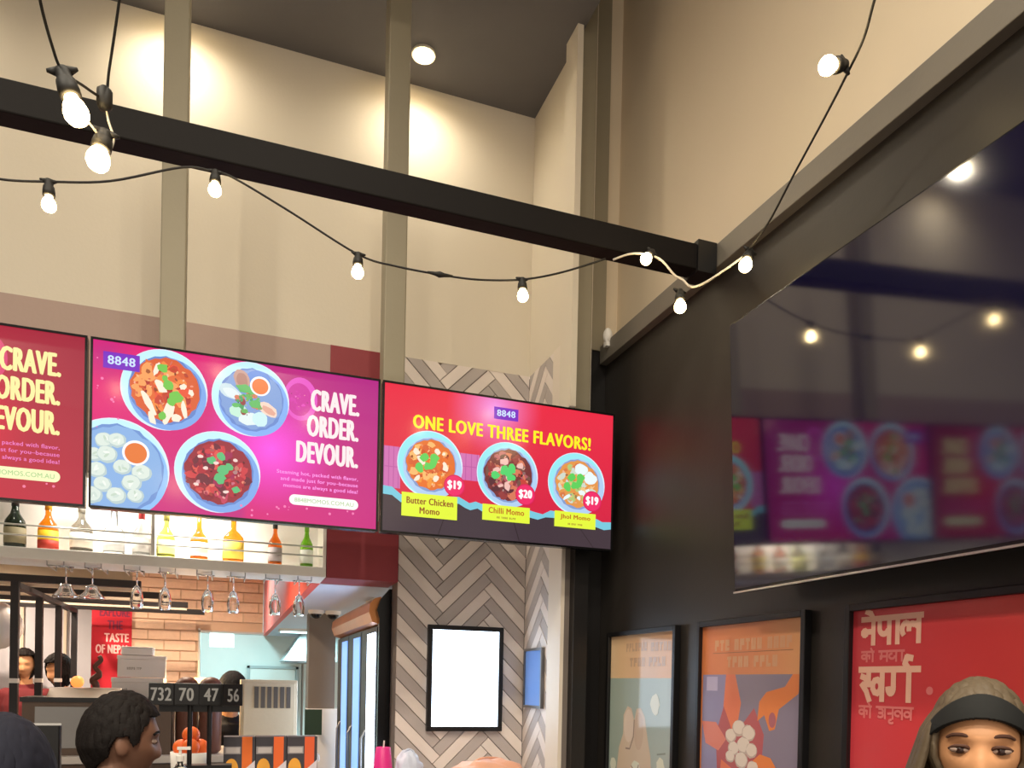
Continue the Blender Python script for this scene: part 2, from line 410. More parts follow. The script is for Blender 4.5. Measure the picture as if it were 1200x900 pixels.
# ------------------------------------------------------------------ menu screens
TW, TH = 1.146, .672
def food(pr, cx, cz, r, cols, n, seed, smin=.10, smax=.24, wob=.25):
    rnd = random.Random(seed)
    for k in range(n):
        a = rnd.uniform(0, 2*PI); q = math.sqrt(rnd.random())*r*.86; s = r*rnd.uniform(smin, smax)
        pr.disc(cx+q*math.cos(a), cz+q*math.sin(a), s, rnd.choice(cols), rz=s*rnd.uniform(.45, .95), n=9, wob=wob, seed=seed*99+k, ang=rnd.uniform(0, PI))
    for k in range(n):
        a = rnd.uniform(0, 2*PI); q = math.sqrt(rnd.random())*r*.9; s = r*rnd.uniform(.025, .085); c = rnd.choice(cols)
        pr.disc(cx+q*math.cos(a), cz+q*math.sin(a), s, mixc(c, rnd.choice([(255, 236, 214), (60, 16, 16), (255, 200, 150)]), rnd.uniform(.2, .6)), rz=s*rnd.uniform(.3, .9), n=7, wob=.3, seed=seed*77+k, ang=rnd.uniform(0, PI))
def bowl(pr, cx, cz, r, inner, food_r, rim=(196, 240, 255), well=(126, 168, 232), ex=1):
    pr.disc(cx, cz, r, (222, 236, 255), rz=r*ex, n=48)
    pr.disc(cx-.002*ex, cz+.002, r*.965, rim, rz=r*.965*ex, n=48)
    pr.disc(cx+.012*r/.16, cz-.014*r/.16, r*.90, well, rz=r*.90*ex, n=48)
    pr.disc(cx+.004, cz-.002, food_r*1.06, mixc(well, (60, 80, 150), .4), rz=food_r*1.06, n=40, wob=.03, seed=3)
    pr.disc(cx+.002, cz, food_r, inner, rz=food_r, n=40, wob=.04, seed=5)
def part(pr, name, parent, label=None, m=None):
    o = pr.build(name, m or M['screen'], parent)
    if label: o['label'] = label
    return o
def housing(t, w_=TW, h_=TH):
    h = MB().box(0, w_, 0, .045, 0, h_).build('housing', M['black_gloss'], t, bevel=.004)
    MB().box(.2, w_-.2, .045, .065, .1, h_-.1).build('mount', M['black'], t)
    b = .009
    f = MB().box(0, w_, -.004, 0, 0, b).box(0, w_, -.004, 0, h_-b, h_).box(0, b, -.004, 0, b, h_-b).box(w_-b, w_, -.004, 0, b, h_-b)
    f.build('bezel', M['black_gloss'], t)
def logo(t, x0, x1, z0, z1, bg=(120, 34, 190)):
    p = Print(.002); p.rect(x0, x1, z0, z1, bg)
    dx, dz = x1-x0, z1-z0
    p.text("8848", x0+.12*dx, x1-.12*dx, z0+.26*dz, z1-.2*dz, (206, 226, 255), .035)
    part(p, 'logo', t)
def crave_screen(x, label, bg0, bg1, glow, txt, small, pill, small_alpha):
    t = thing('menu_screen', label, 'screen', (x, 3.55, 2.314), 0, 'menu screens above the bar')
    housing(t); b = .009; clip = (b, TW-b, b, TH-b)
    p = Print(.0006)
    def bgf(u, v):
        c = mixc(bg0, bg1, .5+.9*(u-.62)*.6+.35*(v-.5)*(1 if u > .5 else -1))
        d = math.hypot((u-.60)*1.7, v-.46); c = mixc(glow, c, d/.42)  # radial glow painted into the panel colours
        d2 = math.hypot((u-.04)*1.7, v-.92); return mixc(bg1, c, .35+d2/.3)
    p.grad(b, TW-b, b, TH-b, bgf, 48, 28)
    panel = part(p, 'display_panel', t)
    # faint bowl behind the slogan and sparkles
    p = Print(.0012); gp = mixc(glow, bg1, .45)
    p.disc(.805, .538, .07, mixc(gp, (255, 120, 210), .35), rz=.092); p.disc(.80, .535, .052, mixc(gp, (190, 10, 110), .4), rz=.07)
    food(p, .80, .535, .045, [mixc(gp, (210, 20, 130), .3), mixc(gp, (255, 90, 190), .3)], 10, 4)
    part(p, 'backdrop_bowl', panel); p = Print(.0012)
    rnd = random.Random(7)
    for k in range(26): 
        a, c = rnd.uniform(.02, .12), rnd.uniform(.30, .64)
        if k > 12: a, c = rnd.uniform(.55, 1.1), rnd.uniform(.02, .08)
        p.disc(a, c, rnd.uniform(.002, .006), mixc(bg0, (255, 190, 225), .6), n=8)
    part(p, 'sparkles', panel)['kind'] = 'stuff'
    # bowl of dumplings in red curry
    p = Print(.0016, clip); bowl(p, .270, .500, .163, (216, 92, 44), .128)
    food(p, .270, .498, .125, [(226, 104, 48), (198, 62, 40), (240, 136, 60), (176, 48, 38), (232, 84, 52), (246, 160, 92)], 60, 11)
    for k, (a, c, s, e, g) in enumerate([(.21, .44, .012, .055, .5), (.225, .38, .012, .03, .3), (.285, .41, .017, .052, -.25), (.255, .51, .017, .03, .6), (.345, .43, .010, .04, .2), (.315, .39, .02, .014, 0), (.24, .58, .009, .03, -.3), (.34, .52, .016, .012, .5), (.37, .50, .01, .014, .5)]):
        p.disc(a, c, s, (255, 236, 214), rz=e, n=12, wob=.2, seed=k, ang=g)
    for k, (a, c, s) in enumerate([(.262, .585, .018), (.285, .52, .02), (.315, .475, .026), (.30, .455, .018), (.262, .39, .017), (.27, .545, .013)]): p.disc(a, c, s, (116, 196, 76), rz=s*1.1, n=9, wob=.25, seed=40+k)
    part(p, 'bowl_picture', panel, 'picture of a blue bowl of dumplings in orange curry')
    # steamed and fried dumplings with a cup of sauce
    p = Print(.0016, clip); bowl(p, .603, .509, .155, (128, 160, 214), .122, well=(132, 174, 240))
    p.disc(.628, .580, .052, (96, 140, 216), n=30)
    for k, (a, c, s, e, g, cc) in enumerate([(.565, .585, .03, .045, .3, (196, 152, 140)), (.568, .58, .022, .035, .3, (178, 126, 112)), (.52, .53, .045, .028, -.4, (204, 224, 232)), (.525, .525, .035, .018, -.4, (226, 238, 240)),
             (.555, .455, .035, .028, .2, (196, 236, 214)), (.60, .425, .045, .026, 0, (226, 240, 240)), (.64, .43, .03, .032, .4, (204, 238, 240)), (.67, .475, .045, .026, -.5, (246, 214, 196)), (.675, .47, .03, .014, -.5, (226, 168, 148))]):
        p.disc(a, c, s, cc, rz=e, n=14, wob=.1, seed=k, ang=g)
    food(p, .595, .49, .055, [(176, 64, 52), (104, 180, 92), (70, 158, 96), (212, 120, 90), (150, 60, 60)], 22, 21, .14, .3)
    for k, (a, c, s) in enumerate([(.575, .55, .03), (.61, .54, .022), (.62, .49, .026), (.545, .475, .017)]): p.disc(a, c, s, (98, 186, 100), rz=s*.6, n=9, wob=.25, seed=70+k)
    p.disc(.639, .567, .041, (244, 248, 255), n=30); p.disc(.639, .566, .033, (236, 122, 56), n=30)
    part(p, 'bowl_picture', panel, 'picture of a blue plate of mixed dumplings with a sauce cup')
    # white dumplings bottom left
    p = Print(.0016, clip); bowl(p, .095, .165, .198, (136, 176, 226), .165, well=(140, 190, 246))
    rnd = random.Random(5)
    for k, (a, c) in enumerate([(.055, .27), (.10, .275), (.02, .21), (.065, .215), (.03, .15), (.12, .17), (.19, .155), (.05, .095), (.155, .11), (.10, .055), (.015, .05), (.17, .06)]):
        s = rnd.uniform(.03, .038)
        p.disc(a, c, s, (186, 206, 206), rz=s*.9, n=16, wob=.06, seed=k); p.disc(a-.003, c+.004, s*.86, (220, 232, 222), rz=s*.75, n=16, wob=.06, seed=k+30)
        for j in range(3): p.disc(a+rnd.uniform(-.01, .01), c+rnd.uniform(-.006, .012), s*.34, rnd.choice([(196, 214, 196), (206, 222, 212), (238, 244, 236)]), rz=s*.14, n=8, ang=rnd.uniform(0, 3))
    p.disc(.168, .232, .050, (250, 250, 255), n=32); p.disc(.168, .231, .041, (228, 118, 48), n=32)
    part(p, 'bowl_picture', panel, 'picture of a pale plate of white dumplings with orange sauce')
    # red chilli dumplings
    p = Print(.0018, clip); bowl(p, .478, .190, .168, (150, 34, 52), .130)
    food(p, .478, .19, .126, [(176, 36, 54), (206, 56, 66), (136, 24, 48), (222, 84, 76), (160, 30, 80), (196, 60, 90), (110, 30, 50)], 64, 31)
    for k, (a, c, s) in enumerate([(.49, .255, .018), (.455, .235, .018), (.50, .20, .022), (.483, .165, .024), (.52, .215, .018), (.55, .12, .016), (.49, .15, .014)]): p.disc(a, c, s, (92, 188, 120), rz=s*.9, n=9, wob=.25, seed=90+k)
    for k, (a, c) in enumerate([(.47, .225), (.43, .2), (.51, .11), (.395, .13), (.545, .245), (.41, .245)]): p.disc(a, c, .011, (250, 214, 206), rz=.007, n=8, wob=.2, seed=k)
    part(p, 'bowl_picture', panel, 'picture of a blue bowl of dumplings in red chilli sauce')
    p = Print(.0016)
    for s, x0, x1, z0 in (("CRAVE.", .847, 1.056, .495), ("ORDER.", .833, 1.054, .384), ("DEVOUR.", .790, 1.054, .268)):
        p.text(s, x0, x1, z0, z0+.093, txt, .045)
    part(p, 'slogan_text', panel)
    p = Print(.0016)
    for s, x0, z0 in (("Steaming hot, packed with flavor,", .712, .208), ("and made just for you\u2013because", .728, .180), ("momos are always a good idea!", .740, .152)):
        p.text(s, x0, 1.055, z0, z0+.021, small, .02)
    part(p, 'small_text', panel)
    p = Print(.0016)
    z0, z1, x0, x1 = .085, .129, .765, 1.058; r = (z1-z0)/2
    pts = [(x0+r+r*math.cos(a), z0+r+r*math.sin(a)) for a in [PI/2+PI*k/10 for k in range(11)]]+[(x1-r+r*math.cos(a), z0+r+r*math.sin(a)) for a in [-PI/2+PI*k/10 for k in range(11)]]
    p.poly(pts, pill); p.text("8848MOMOS.COM.AU", x0+.022, x1-.02, z0+.013, z1-.013, (150, 196, 130), .008)
    part(p, 'web_address', panel)
    logo(panel, .045, .177, .557, .622)
    return t
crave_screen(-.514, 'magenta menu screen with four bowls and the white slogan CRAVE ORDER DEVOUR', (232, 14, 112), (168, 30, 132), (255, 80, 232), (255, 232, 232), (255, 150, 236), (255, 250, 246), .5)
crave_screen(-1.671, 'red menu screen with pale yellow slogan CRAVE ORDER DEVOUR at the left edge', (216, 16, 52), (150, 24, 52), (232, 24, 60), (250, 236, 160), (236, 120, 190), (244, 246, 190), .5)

t = thing('menu_screen', 'red menu screen reading ONE LOVE THREE FLAVORS with three priced bowls', 'screen', (.643, 3.55, 2.314), 0, 'menu screens above the bar')
housing(t); b = .009; clip = (b, TW-b, b, TH-b)
p = Print(.0006)
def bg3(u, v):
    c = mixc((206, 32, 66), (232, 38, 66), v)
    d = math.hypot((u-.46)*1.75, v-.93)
    return mixc((236, 150, 232), c, d/.36)  # pink glare near the logo, painted into the screen colours
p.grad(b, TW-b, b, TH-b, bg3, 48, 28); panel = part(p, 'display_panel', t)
p = Print(.0012, clip)
for x0, x1, z0, z1 in ((.009, .085, .20, .385), (.36, .455, .27, .392)):
    p.rect(x0, x1, z0, z1, (206, 110, 176))
    for k in range(4): xx = x0+(x1-x0)*k/3.5; p.rect(xx, xx+.004, z0, z1, (186, 90, 160))
    p.rect(x0, x1, (z0+z1)/2, (z0+z1)/2+.004, (186, 90, 160)); part(p, 'tile_picture', panel); p = Print(.0012, clip)
p = Print(.0014, clip)
top = [(0, .209), (.05, .205), (.09, .175), (.36, .19), (.385, .178), (.41, .166), (.44, .176), (.47, .168), (.70, .162), (.727, .156), (.775, .148), (.815, .170), (1.06, .15), (1.09, .138), (1.146, .142)]
bot = [(0, .171), (.05, .168), (.09, .14), (.36, .158), (.39, .142), (.415, .134), (.45, .145), (.48, .13), (.70, .128), (.75, .120), (.79, .135), (.83, .136), (1.06, .11), (1.1, .100), (1.146, .108)]
p.poly([(0, 0), (1.146, 0)]+top[::-1], (120, 200, 220))
p.poly([(0, 0), (1.146, 0)]+bot[::-1], (66, 52, 60))
for xa, xb in ((.30, .26), (.62, .66), (.95, 1.05)): p.poly([(xa, .12), (xa+.004, .12), (xb+.004, 0), (xb, 0)], (44, 32, 36))
part(p, 'ground_picture', panel)
BR = [(.222, .322, .152, (224, 110, 44), .112, [(230, 112, 40), (240, 150, 60), (204, 82, 34), (250, 184, 110), (214, 96, 50)], (255, 232, 210), 'picture of a bowl of butter chicken dumplings'),
      (.594, .316, .152, (118, 50, 52), .118, [(150, 60, 60), (196, 66, 56), (90, 44, 52), (214, 120, 90), (120, 80, 70), (180, 90, 100)], (240, 190, 180), 'picture of a bowl of chilli dumplings'),
      (.948, .310, .150, (226, 150, 76), .112, [(232, 156, 76), (240, 196, 130), (214, 120, 70), (206, 216, 200), (180, 200, 120)], (232, 246, 246), 'picture of a bowl of soup dumplings')]
for k, (cx, cz, r, inn, fr, cs, hi, lab) in enumerate(BR):
    p = Print(.002, clip); bowl(p, cx, cz, r, inn, fr, rim=(150, 232, 240), well=(176, 206, 240))
    food(p, cx, cz, fr*.97, cs, 55, 50+k)
    rnd = random.Random(k+3)
    for j in range(9): p.disc(cx+rnd.uniform(-.07, .07), cz+rnd.uniform(-.07, .07), rnd.uniform(.008, .022), hi, rz=rnd.uniform(.006, .016), n=9, wob=.25, seed=j, ang=rnd.uniform(0, 3))
    if k == 2:
        for a, c in ((.02, .07), (.07, .03)): p.disc(cx+a, cz+c, .034, (232, 246, 250), rz=.028, n=14, wob=.08, seed=k)
    for j, (a, c) in enumerate([(-.01, -.01), (.012, .006), (-.05, -.02), (.02, .03), (-.03, .03)] if k != 1 else [(.015, -.012), (-.02, .02), (.02, .03), (-.06, -.01), (0, .01)]):
        p.disc(cx+a, cz+c, .024, (96, 206, 92) if k != 1 else (84, 210, 110), rz=.018, n=9, wob=.25, seed=j+9, ang=j)
    part(p, 'bowl_picture', panel, lab)
LB = [(.092, .350, .080, .186), (.471, .706, .095, .169), (.833, 1.050, .096, .171)]
for k, (x0, x1, z0, z1) in enumerate(LB):
    p = Print(.0085); p.rect(x0, x1, z0, z1, (226, 244, 60))
    if k == 0:
        p.text("Butter Chicken", x0+.022, x1-.018, .137, .168, (150, 84, 30), .04); p.text("Momo", x0+.082, x1-.082, .095, .125, (150, 84, 30), .04)
    else:
        p.text("Chilli Momo" if k == 1 else "Jhol Momo", x0+.03, x1-.028, z0+.034, z0+.062, (190, 110, 30), .04)
        p.blocks(x0+.07, x1-.07, z0+.012, z0+.021, (176, 150, 50), (2, 4, 4), k)
    part(p, 'name_label', panel)
for (cx, cz, s) in ((.335, .237, "$19"), (.682, .230, "$20"), (1.029, .232, "$19")):
    p = Print(.0095); p.disc(cx, cz, .050, (216, 30, 86)); p.disc(cx, cz, .045, (238, 44, 104)); p.text(s, cx-.034, cx+.034, cz-.022, cz+.024, (255, 250, 250), .06)
    part(p, 'price_badge', panel)
p = Print(.002); p.text("ONE LOVE THREE FLAVORS!", .138, 1.019, .478, .540, (246, 236, 30), .05); part(p, 'headline_text', panel)
logo(panel, .521, .641, .570, .626)

# ------------------------------------------------------------------ bar niche with bottles
nz0, nz1, nx0, nx1, nd = 2.243, 2.62, -2.0, .497, .28
sh = thing('bottle_shelf', 'white lit bar shelf niche with metal rails below the menu screens', 'shelf', (nx0, YB, 2.19))
Wn = nx1-nx0
MB().box(0, Wn, -.006, nd, 0, .053).build('shelf_board', M['niche'], sh, bevel=.003)
MB().box(0, Wn, nd-.012, nd, .053, .44).build('back_panel', M['niche'], sh)
MB().box(0, Wn, .0, nd-.012, .42, .44).build('top_board', M['niche'], sh)
for x in (0, -.345-nx0, Wn-.016): MB().box(x, x+.016, 0, nd-.012, .053, .42).build('divider', M['niche'], sh)
for z in (.112, .160):
    for (xa, xb) in ((.02, -.345-nx0), (-.325-nx0, Wn-.016)):
        MB().tube([(xa, .02, z), (xb, .02, z)], .0045, 8).build('rail', M['steel'], sh, smooth=True)
MB().box(.05, Wn-.05, .004, .022, .405, .42).build('led_strip', M['white'], sh)
light('AREA', (-.18, YB+.05, 2.60), 5.5, (1.0, .95, .86), .10, (-.18, YB+.2, 2.25))
light('AREA', (-.62, YB+.05, 2.60), 3, (1.0, .95, .86), .10, (-.62, YB+.2, 2.25))
def glassm(name, rgb, trans=.85, rough=.06): return mat(name, rgb, rough, var=0, trans=trans, ior=1.4)
G = {'dark': glassm('glass_dark_green', (34, 44, 30), .35), 'amber': glassm('glass_amber', (236, 140, 24)), 'smoke': glassm('glass_smoke', (150, 146, 136)), 'clear': glassm('glass_clear', (240, 244, 246), .95, .02),
     'green': glassm('glass_olive', (158, 166, 70)), 'bourbon': glassm('glass_bourbon', (224, 112, 30)), 'lime': glassm('glass_lime', (120, 190, 40))}
LBL = {}
def lblm(rgb):
    if rgb not in LBL: LBL[rgb] = mat('label_%d' % len(LBL), rgb, .6, var=.1, scale=40)
    return LBL[rgb]
BOT = [(-.952, .047, .30, 'wine', 'dark', (150, 140, 110), (30, 26, 22), 'dark green wine bottle at the left end of the shelf'),
       (-.812, .045, .29, 'round', 'amber', (250, 196, 40), (220, 150, 30), 'amber bottle with yellow and red labels on the shelf'),
       (-.668, .052, .29, 'round', 'smoke', (236, 228, 212), (206, 200, 190), 'smoky bottle with wide white label on the shelf'),
       (-.525, .050, .27, 'square', 'clear', (250, 250, 250), (190, 190, 190), 'plain clear square bottle with white label on the shelf'),
       (-.400, .043, .28, 'round', 'clear', (246, 240, 236), (196, 60, 60), 'clear bottle with red cap left of the shelf divider'),
       (-.285, .043, .28, 'round', 'green', (236, 232, 150), (110, 104, 40), 'olive green bottle with pale yellow label right of the shelf divider'),
       (-.130, .045, .28, 'neck', 'bourbon', (255, 246, 232), (190, 40, 40), 'bourbon bottle with white label and red cap'),
       (.036, .053, .27, 'flask', 'amber', (255, 214, 90), (210, 150, 60), 'wide golden bottle with large gold label'),
       (.245, .036, .29, 'round', 'bourbon', (186, 176, 178), (40, 44, 44), 'slim whisky bottle with grey label and black cap'),
       (.408, .034, .29, 'wine', 'lime', (222, 226, 214), (110, 170, 40), 'lime green bottle with silver label at the right end of the shelf')]
for (x, r, h, kind, g, lc, cc, lab) in BOT:
    t = thing('bottle', lab, 'bottle', (x, YB+.125, 2.2432), 0, 'bottles on the bar shelf')
    if kind == 'wine': prof = [(r*.8, 0), (r, .008), (r, h*.40), (r*.9, h*.47), (r*.45, h*.58), (r*.32, h*.66), (r*.32, h*.96)]
    elif kind == 'flask': prof = [(r*.9, 0), (r, .008), (r, h*.44), (r*.94, h*.52), (r*.6, h*.60), (r*.27, h*.66), (r*.27, h*.93)]
    elif kind == 'neck': prof = [(r*.92, 0), (r, .008), (r*.90, h*.28), (r, h*.38), (r*.92, h*.44), (r*.45, h*.54), (r*.29, h*.63), (r*.29, h*.93)]
    elif kind == 'square': prof = [(r*.92, 0), (r, .008), (r, h*.44), (r*.86, h*.50), (r*.36, h*.56), (r*.32, h*.92)]
    else: prof = [(r*.92, 0), (r, .008), (r, h*.38), (r*.88, h*.46), (r*.42, h*.56), (r*.29, h*.63), (r*.29, h*.93)]
    sy = .62 if kind in ('flask', 'square') else 1
    n_ = 24
    MB().lathe(prof, n=n_, sy=sy).build('glass_body', G[g], t, smooth=True)
    MB().lathe([(r*.38, h*.90), (r*.38, h), (r*.34, h+.002)], n=16).build('cap', lblm(cc), t)
    lz = (h*.10, h*.35) if kind != 'flask' else (h*.10, h*.42)
    MB().lathe([(r*1.012, lz[0]), (r*1.012, lz[1])], n=n_, sy=sy).build('paper_label', lblm(lc), t, smooth=True)
    if kind in ('wine', 'round'): MB().lathe([(r*.35, h*.70), (r*.35, h*.90)], n=16).build('neck_label', lblm(cc), t, smooth=True)
    if 'red labels' in lab: MB().lathe([(r*1.02, h*.04), (r*1.02, h*.19)], n=n_).build('paper_label', lblm((190, 60, 44)), t, smooth=True)

# hanging stemware and wire racks under the shelf
def stem(x, wide, lab, dy=0):
    t = thing('wine_glass', lab, 'glass', (x, YB+.12+dy, 2.18), 0, 'glasses hanging under the bar shelf')
    MB().lathe([(.034, -.004), (.034, -.001), (.006, .0)][::-1] if False else [(.034, -.004), (.036, -.002), (.010, .002)], n=20).build('foot', M['glass'], t, smooth=True)
    if wide:
        MB().lathe([(.0035, -.004), (.0035, -.085)], n=8).build('stem', M['glass'], t, smooth=True)
        MB().lathe([(.004, -.083), (.022, -.088), (.032, -.105), (.036, -.118), (.058, -.145), (.060, -.152), (.057, -.152), (.054, -.145), (.033, -.118), (.029, -.105), (.02, -.092)], n=24).build('bowl', M['glass'], t, smooth=True)
    else:
        MB().lathe([(.0035, -.004), (.0035, -.075)], n=8).build('stem', M['glass'], t, smooth=True)
        MB().lathe([(.004, -.073), (.016, -.085), (.028, -.115), (.031, -.145), (.027, -.185), (.025, -.19), (.0235, -.19), (.0255, -.18), (.029, -.145), (.026, -.115), (.014, -.088)], n=24).build('bowl', M['glass'], t, smooth=True)
for x, wd, lab in [(-.732, 1, 'wide coupe glass hanging under the left of the shelf, nearer the screen edge'), (-.617, 1, 'wide coupe glass hanging beside the red banner'),
                   (-.417, 0, 'slim wine glass hanging at the left edge of the brick wall'), (-.287, 0, 'slim wine glass hanging below the olive green bottle'), (-.085, 0, 'slim wine glass hanging just right of the bourbon bottle'),
                   (.04, 0, 'slim wine glass hanging below the wide golden bottle'), (.249, 0, 'slim wine glass hanging below the slim whisky bottle'), (.372, 0, 'slim wine glass hanging below the lime green bottle')]:
    stem(x, wd, lab)
for xa, lab in ((-.68, 'wire stemware rack under the shelf holding the coupe glasses'), (-.35, 'wire stemware rack under the shelf by the left edge of the brick'), (-.02, 'wire stemware rack under the middle of the shelf'), (.31, 'wire stemware rack under the right end of the shelf')):
    t = thing('stemware_rack', lab, 'rack', (xa, YB+.14, 2.19), 0, 'stemware racks under the bar shelf')
    for s in (-.115, -.045, .045, .115):
        MB().tube([(s, -.125, 0), (s, -.125, -.022), (s, .10, -.022), (s, .10, 0)], .0028, 6).build('wire', M['steel'], t, smooth=True)
    for s in (-.08, .08):
        MB().tube([(s-.035, -.125, -.022), (s+.035, -.125, -.022)], .0028, 6).build('front_wire', M['steel'], t, smooth=True)

# ------------------------------------------------------------------ wall light box on the herringbone wall, its reflection built as a blue twin on the return wall
t = thing('light_box', 'glowing white display in black frame on the herringbone wall', 'display', (1.048, YB-.005, 1.382))
W2, H2 = .436, .585; fr = .026
f = MB().box(0, W2, -.03, 0, 0, fr).box(0, W2, -.03, 0, H2-fr, H2).box(0, fr, -.03, 0, fr, H2-fr).box(W2-fr, W2, -.03, 0, fr, H2-fr)
f.build('frame', M['black'], t, bevel=.002); MB().box(fr, W2-fr, -.022, 0, fr, H2-fr).build('display_panel', M['lightbox'], t)
t = thing('light_box_reflection', 'small blue framed panel built as the light box reflection on the white return wall', 'panel', (1.619, 4.25, 1.52), R(-90))
W3, H3 = .27, .33
f = MB().box(0, W3, -.02, 0, 0, .014).box(0, W3, -.02, 0, H3-.014, H3).box(0, .014, -.02, 0, .014, H3-.014).box(W3-.014, W3, -.02, 0, .014, H3-.014)
f.build('frame', M['chrome_dark'], t); MB().box(.014, W3-.014, -.012, 0, .014, H3-.014).build('glass', M['reflection_blue'], t)

# ------------------------------------------------------------------ television on the right wall
TWM, THM = 1.66, .938
t = thing('wall_television', 'large black glossy television tilted down on the black right wall', 'television', (1.697, 2.402, 1.989), R(-90), None, R(2.9))
MB().box(0, TWM, 0, .05, 0, THM).build('housing', M['black_gloss'], t, bevel=.004)
MB().box(.008, TWM-.008, -.003, 0, .012, THM-.008).build('glass_screen', M['tvglass'], t)
MB().box(0, TWM, -.005, .004, -.003, .003).build('bottom_strip', M['steel'], t)
mt = MB().box(.5, 1.2, .05, .10, .3, .7).build('wall_mount', M['black'], t)
MB().box(.55, .62, .10, .145, .15, .85).box(1.08, 1.15, .10, .145, .15, .85).build('mount_arm', M['black'], mt)

# ------------------------------------------------------------------ posters
PW, PH = .655, .93
def poster(y0, label, draw):
    t = thing('framed_poster', label, 'poster', (1.858, y0, .99), R(-90), 'framed posters on the black wall')
    fr = .022
    for nm, bx in (('frame_side', (0, fr, -.03, 0, 0, PH)), ('frame_side', (PW-fr, PW, -.03, 0, 0, PH)), ('frame_side', (fr, PW-fr, -.03, 0, 0, fr)), ('frame_side', (fr, PW-fr, -.03, 0, PH-fr, PH))):
        MB().box(*bx).build(nm, M['black'], t, bevel=.002)
    MB().box(fr, PW-fr, -.012, 0, fr, PH-fr).build('backing', M['black'], t)
    draw(t, fr)
def text_words(paper, clip, xa, xb, za, zb, rgb, words):
    u = (xb-xa)/(sum(words)+.7*(len(words)-1)); x = xa
    for k, n in enumerate(words):
        p = Print(.0135, clip); p.blocks(x, x+u*n, za, zb, rgb, (n,), n+k*3+1); part(p, 'text_word', paper, None, M['poster']); x += u*(n+.7)
def draw1(t, fr):
    x0, x1, z0, z1 = fr, PW-fr, fr, PH-fr; clip = (x0, x1, z0, z1)
    p = Print(.0125, clip)
    p.grad(x0, x1, .70, z1, lambda u, v: mixc((226, 168, 110), (232, 200, 160), 1-u), 12, 8)
    p.grad(x0, x1, z0, .70, lambda u, v: mixc((160, 176, 166), (176, 190, 186), u), 8, 8)
    paper = part(p, 'paper', t, None, M['poster'])
    p = Print(.0135, clip)
    for s_, xa, xb, za, zb in (((7,), .182, .39, .828, .868), ((5,), .42, .608, .824, .864), ((4, 4), .22, .56, .755, .797)):
        text_words(paper, clip, xa, xb, za, zb, (204, 166, 132), s_)
    p = Print(.0135, clip)
    hand = [(.15, z0), (.10, .20), (.13, .36), (.17, .43), (.17, .52), (.21, .565), (.25, .555), (.28, .50), (.30, .555), (.34, .56), (.38, .52), (.41, .42), (.44, .34), (.46, .18), (.50, z0)]
    p.poly(hand, (214, 192, 168))
    p.disc(.225, .47, .048, (226, 206, 188), rz=.08, n=20); p.disc(.325, .45, .045, (206, 180, 156), rz=.09, n=20)
    for a, c, s in ((.47, .58, .04), (.53, .30, .035), (.07, .27, .03), (.30, .25, .05)): p.disc(a, c, s, (224, 226, 208), rz=s*1.2, n=14, wob=.12, seed=int(a*99))
    p.stroke([(.28, .50), (.275, .42), (.24, .36), (.20, .36)], .008, (150, 128, 116)); p.stroke([(.26, .28), (.31, .24), (.33, .29)], .008, (160, 138, 122)); p.stroke([(.50, .355), (.57, .365)], .008, (140, 150, 140))
    part(p, 'poster_picture', paper, None, M['poster'])
def draw2(t, fr):
    x0, x1, z0, z1 = fr, PW-fr, fr, PH-fr; clip = (x0, x1, z0, z1)
    p = Print(.0125, clip)
    p.grad(x0, x1, z0, z1, lambda u, v: mixc(mixc((222, 130, 78), (226, 146, 92), u), (236, 196, 130), max(0, u-.6)*2*max(0, v-.4)), 14, 18)
    paper = part(p, 'paper', t, None, M['poster'])
    p = Print(.0135, clip)
    for s_, xa, xb, za, zb in (((3, 5, 4), .11, .577, .807, .850), ((4, 4), .194, .503, .742, .784)):
        text_words(paper, clip, xa, xb, za, zb, (222, 164, 120), s_)
    p = Print(.0135, clip); p.rect(.10, .58, .798, .800, (150, 100, 70)); part(p, 'text_rule', paper, None, M['poster'])
    class P2(Print):
        def poly(s, pts, rgb, up=True): return Print.poly(s, [(x+.012, .714-(.655-z)*.80) for x, z in pts], rgb, up)
    p = P2(.0135, clip)
    p.rect(x0, x1-.02, z0, .655, (140, 128, 148)); p.rect(x0, .18, z0, .655, (150, 142, 180))
    p.poly([(.18, .655), (.16, .40), (.24, .30), (.28, .52), (.24, .655)], (232, 124, 84)); p.poly([(.17, .5), (.24, .36), (.36, .5), (.42, .38), (.40, .12), (.14, .1), (.12, .36)], (186, 92, 96))
    p.poly([(.62, .655), (.60, .57), (.50, .50), (.48, .41), (.45, .40), (.42, .47), (.38, .44), (.39, .53), (.43, .575), (.53, .60), (.57, .655)], (232, 132, 66))
    p.disc(.465, .45, .02, (176, 100, 110), rz=.035, n=12)
    p.poly([(x0, .42), (.12, .42), (.19, .34), (.14, .28), (.05, .31)], (226, 132, 116))
    p.poly([(.34, .24), (.40, .29), (.46, .28), (.56, .15), (.60, z0), (.40, z0), (.42, .17)], (234, 134, 66)); p.poly([(.16, .24), (.24, .20), (.24, z0), (.14, z0)], (230, 124, 88))
    p.rect(.05, .125, .575, .645, (190, 180, 214))
    for k, (a, c, s) in enumerate([(.22, .36, .035), (.27, .40, .04), (.33, .38, .04), (.30, .32, .042), (.24, .30, .035), (.35, .30, .035), (.29, .25, .04), (.36, .22, .036), (.30, .18, .04), (.22, .26, .03), (.34, .155, .034), (.28, .11, .04)]):
        p.disc(a, c, s, (198, 176, 164), rz=s, n=14, wob=.08, seed=k); p.disc(a, c+.004, s*.88, (230, 214, 202), rz=s*.84, n=14, wob=.08, seed=k+20)
    part(p, 'poster_picture', paper, None, M['poster'])
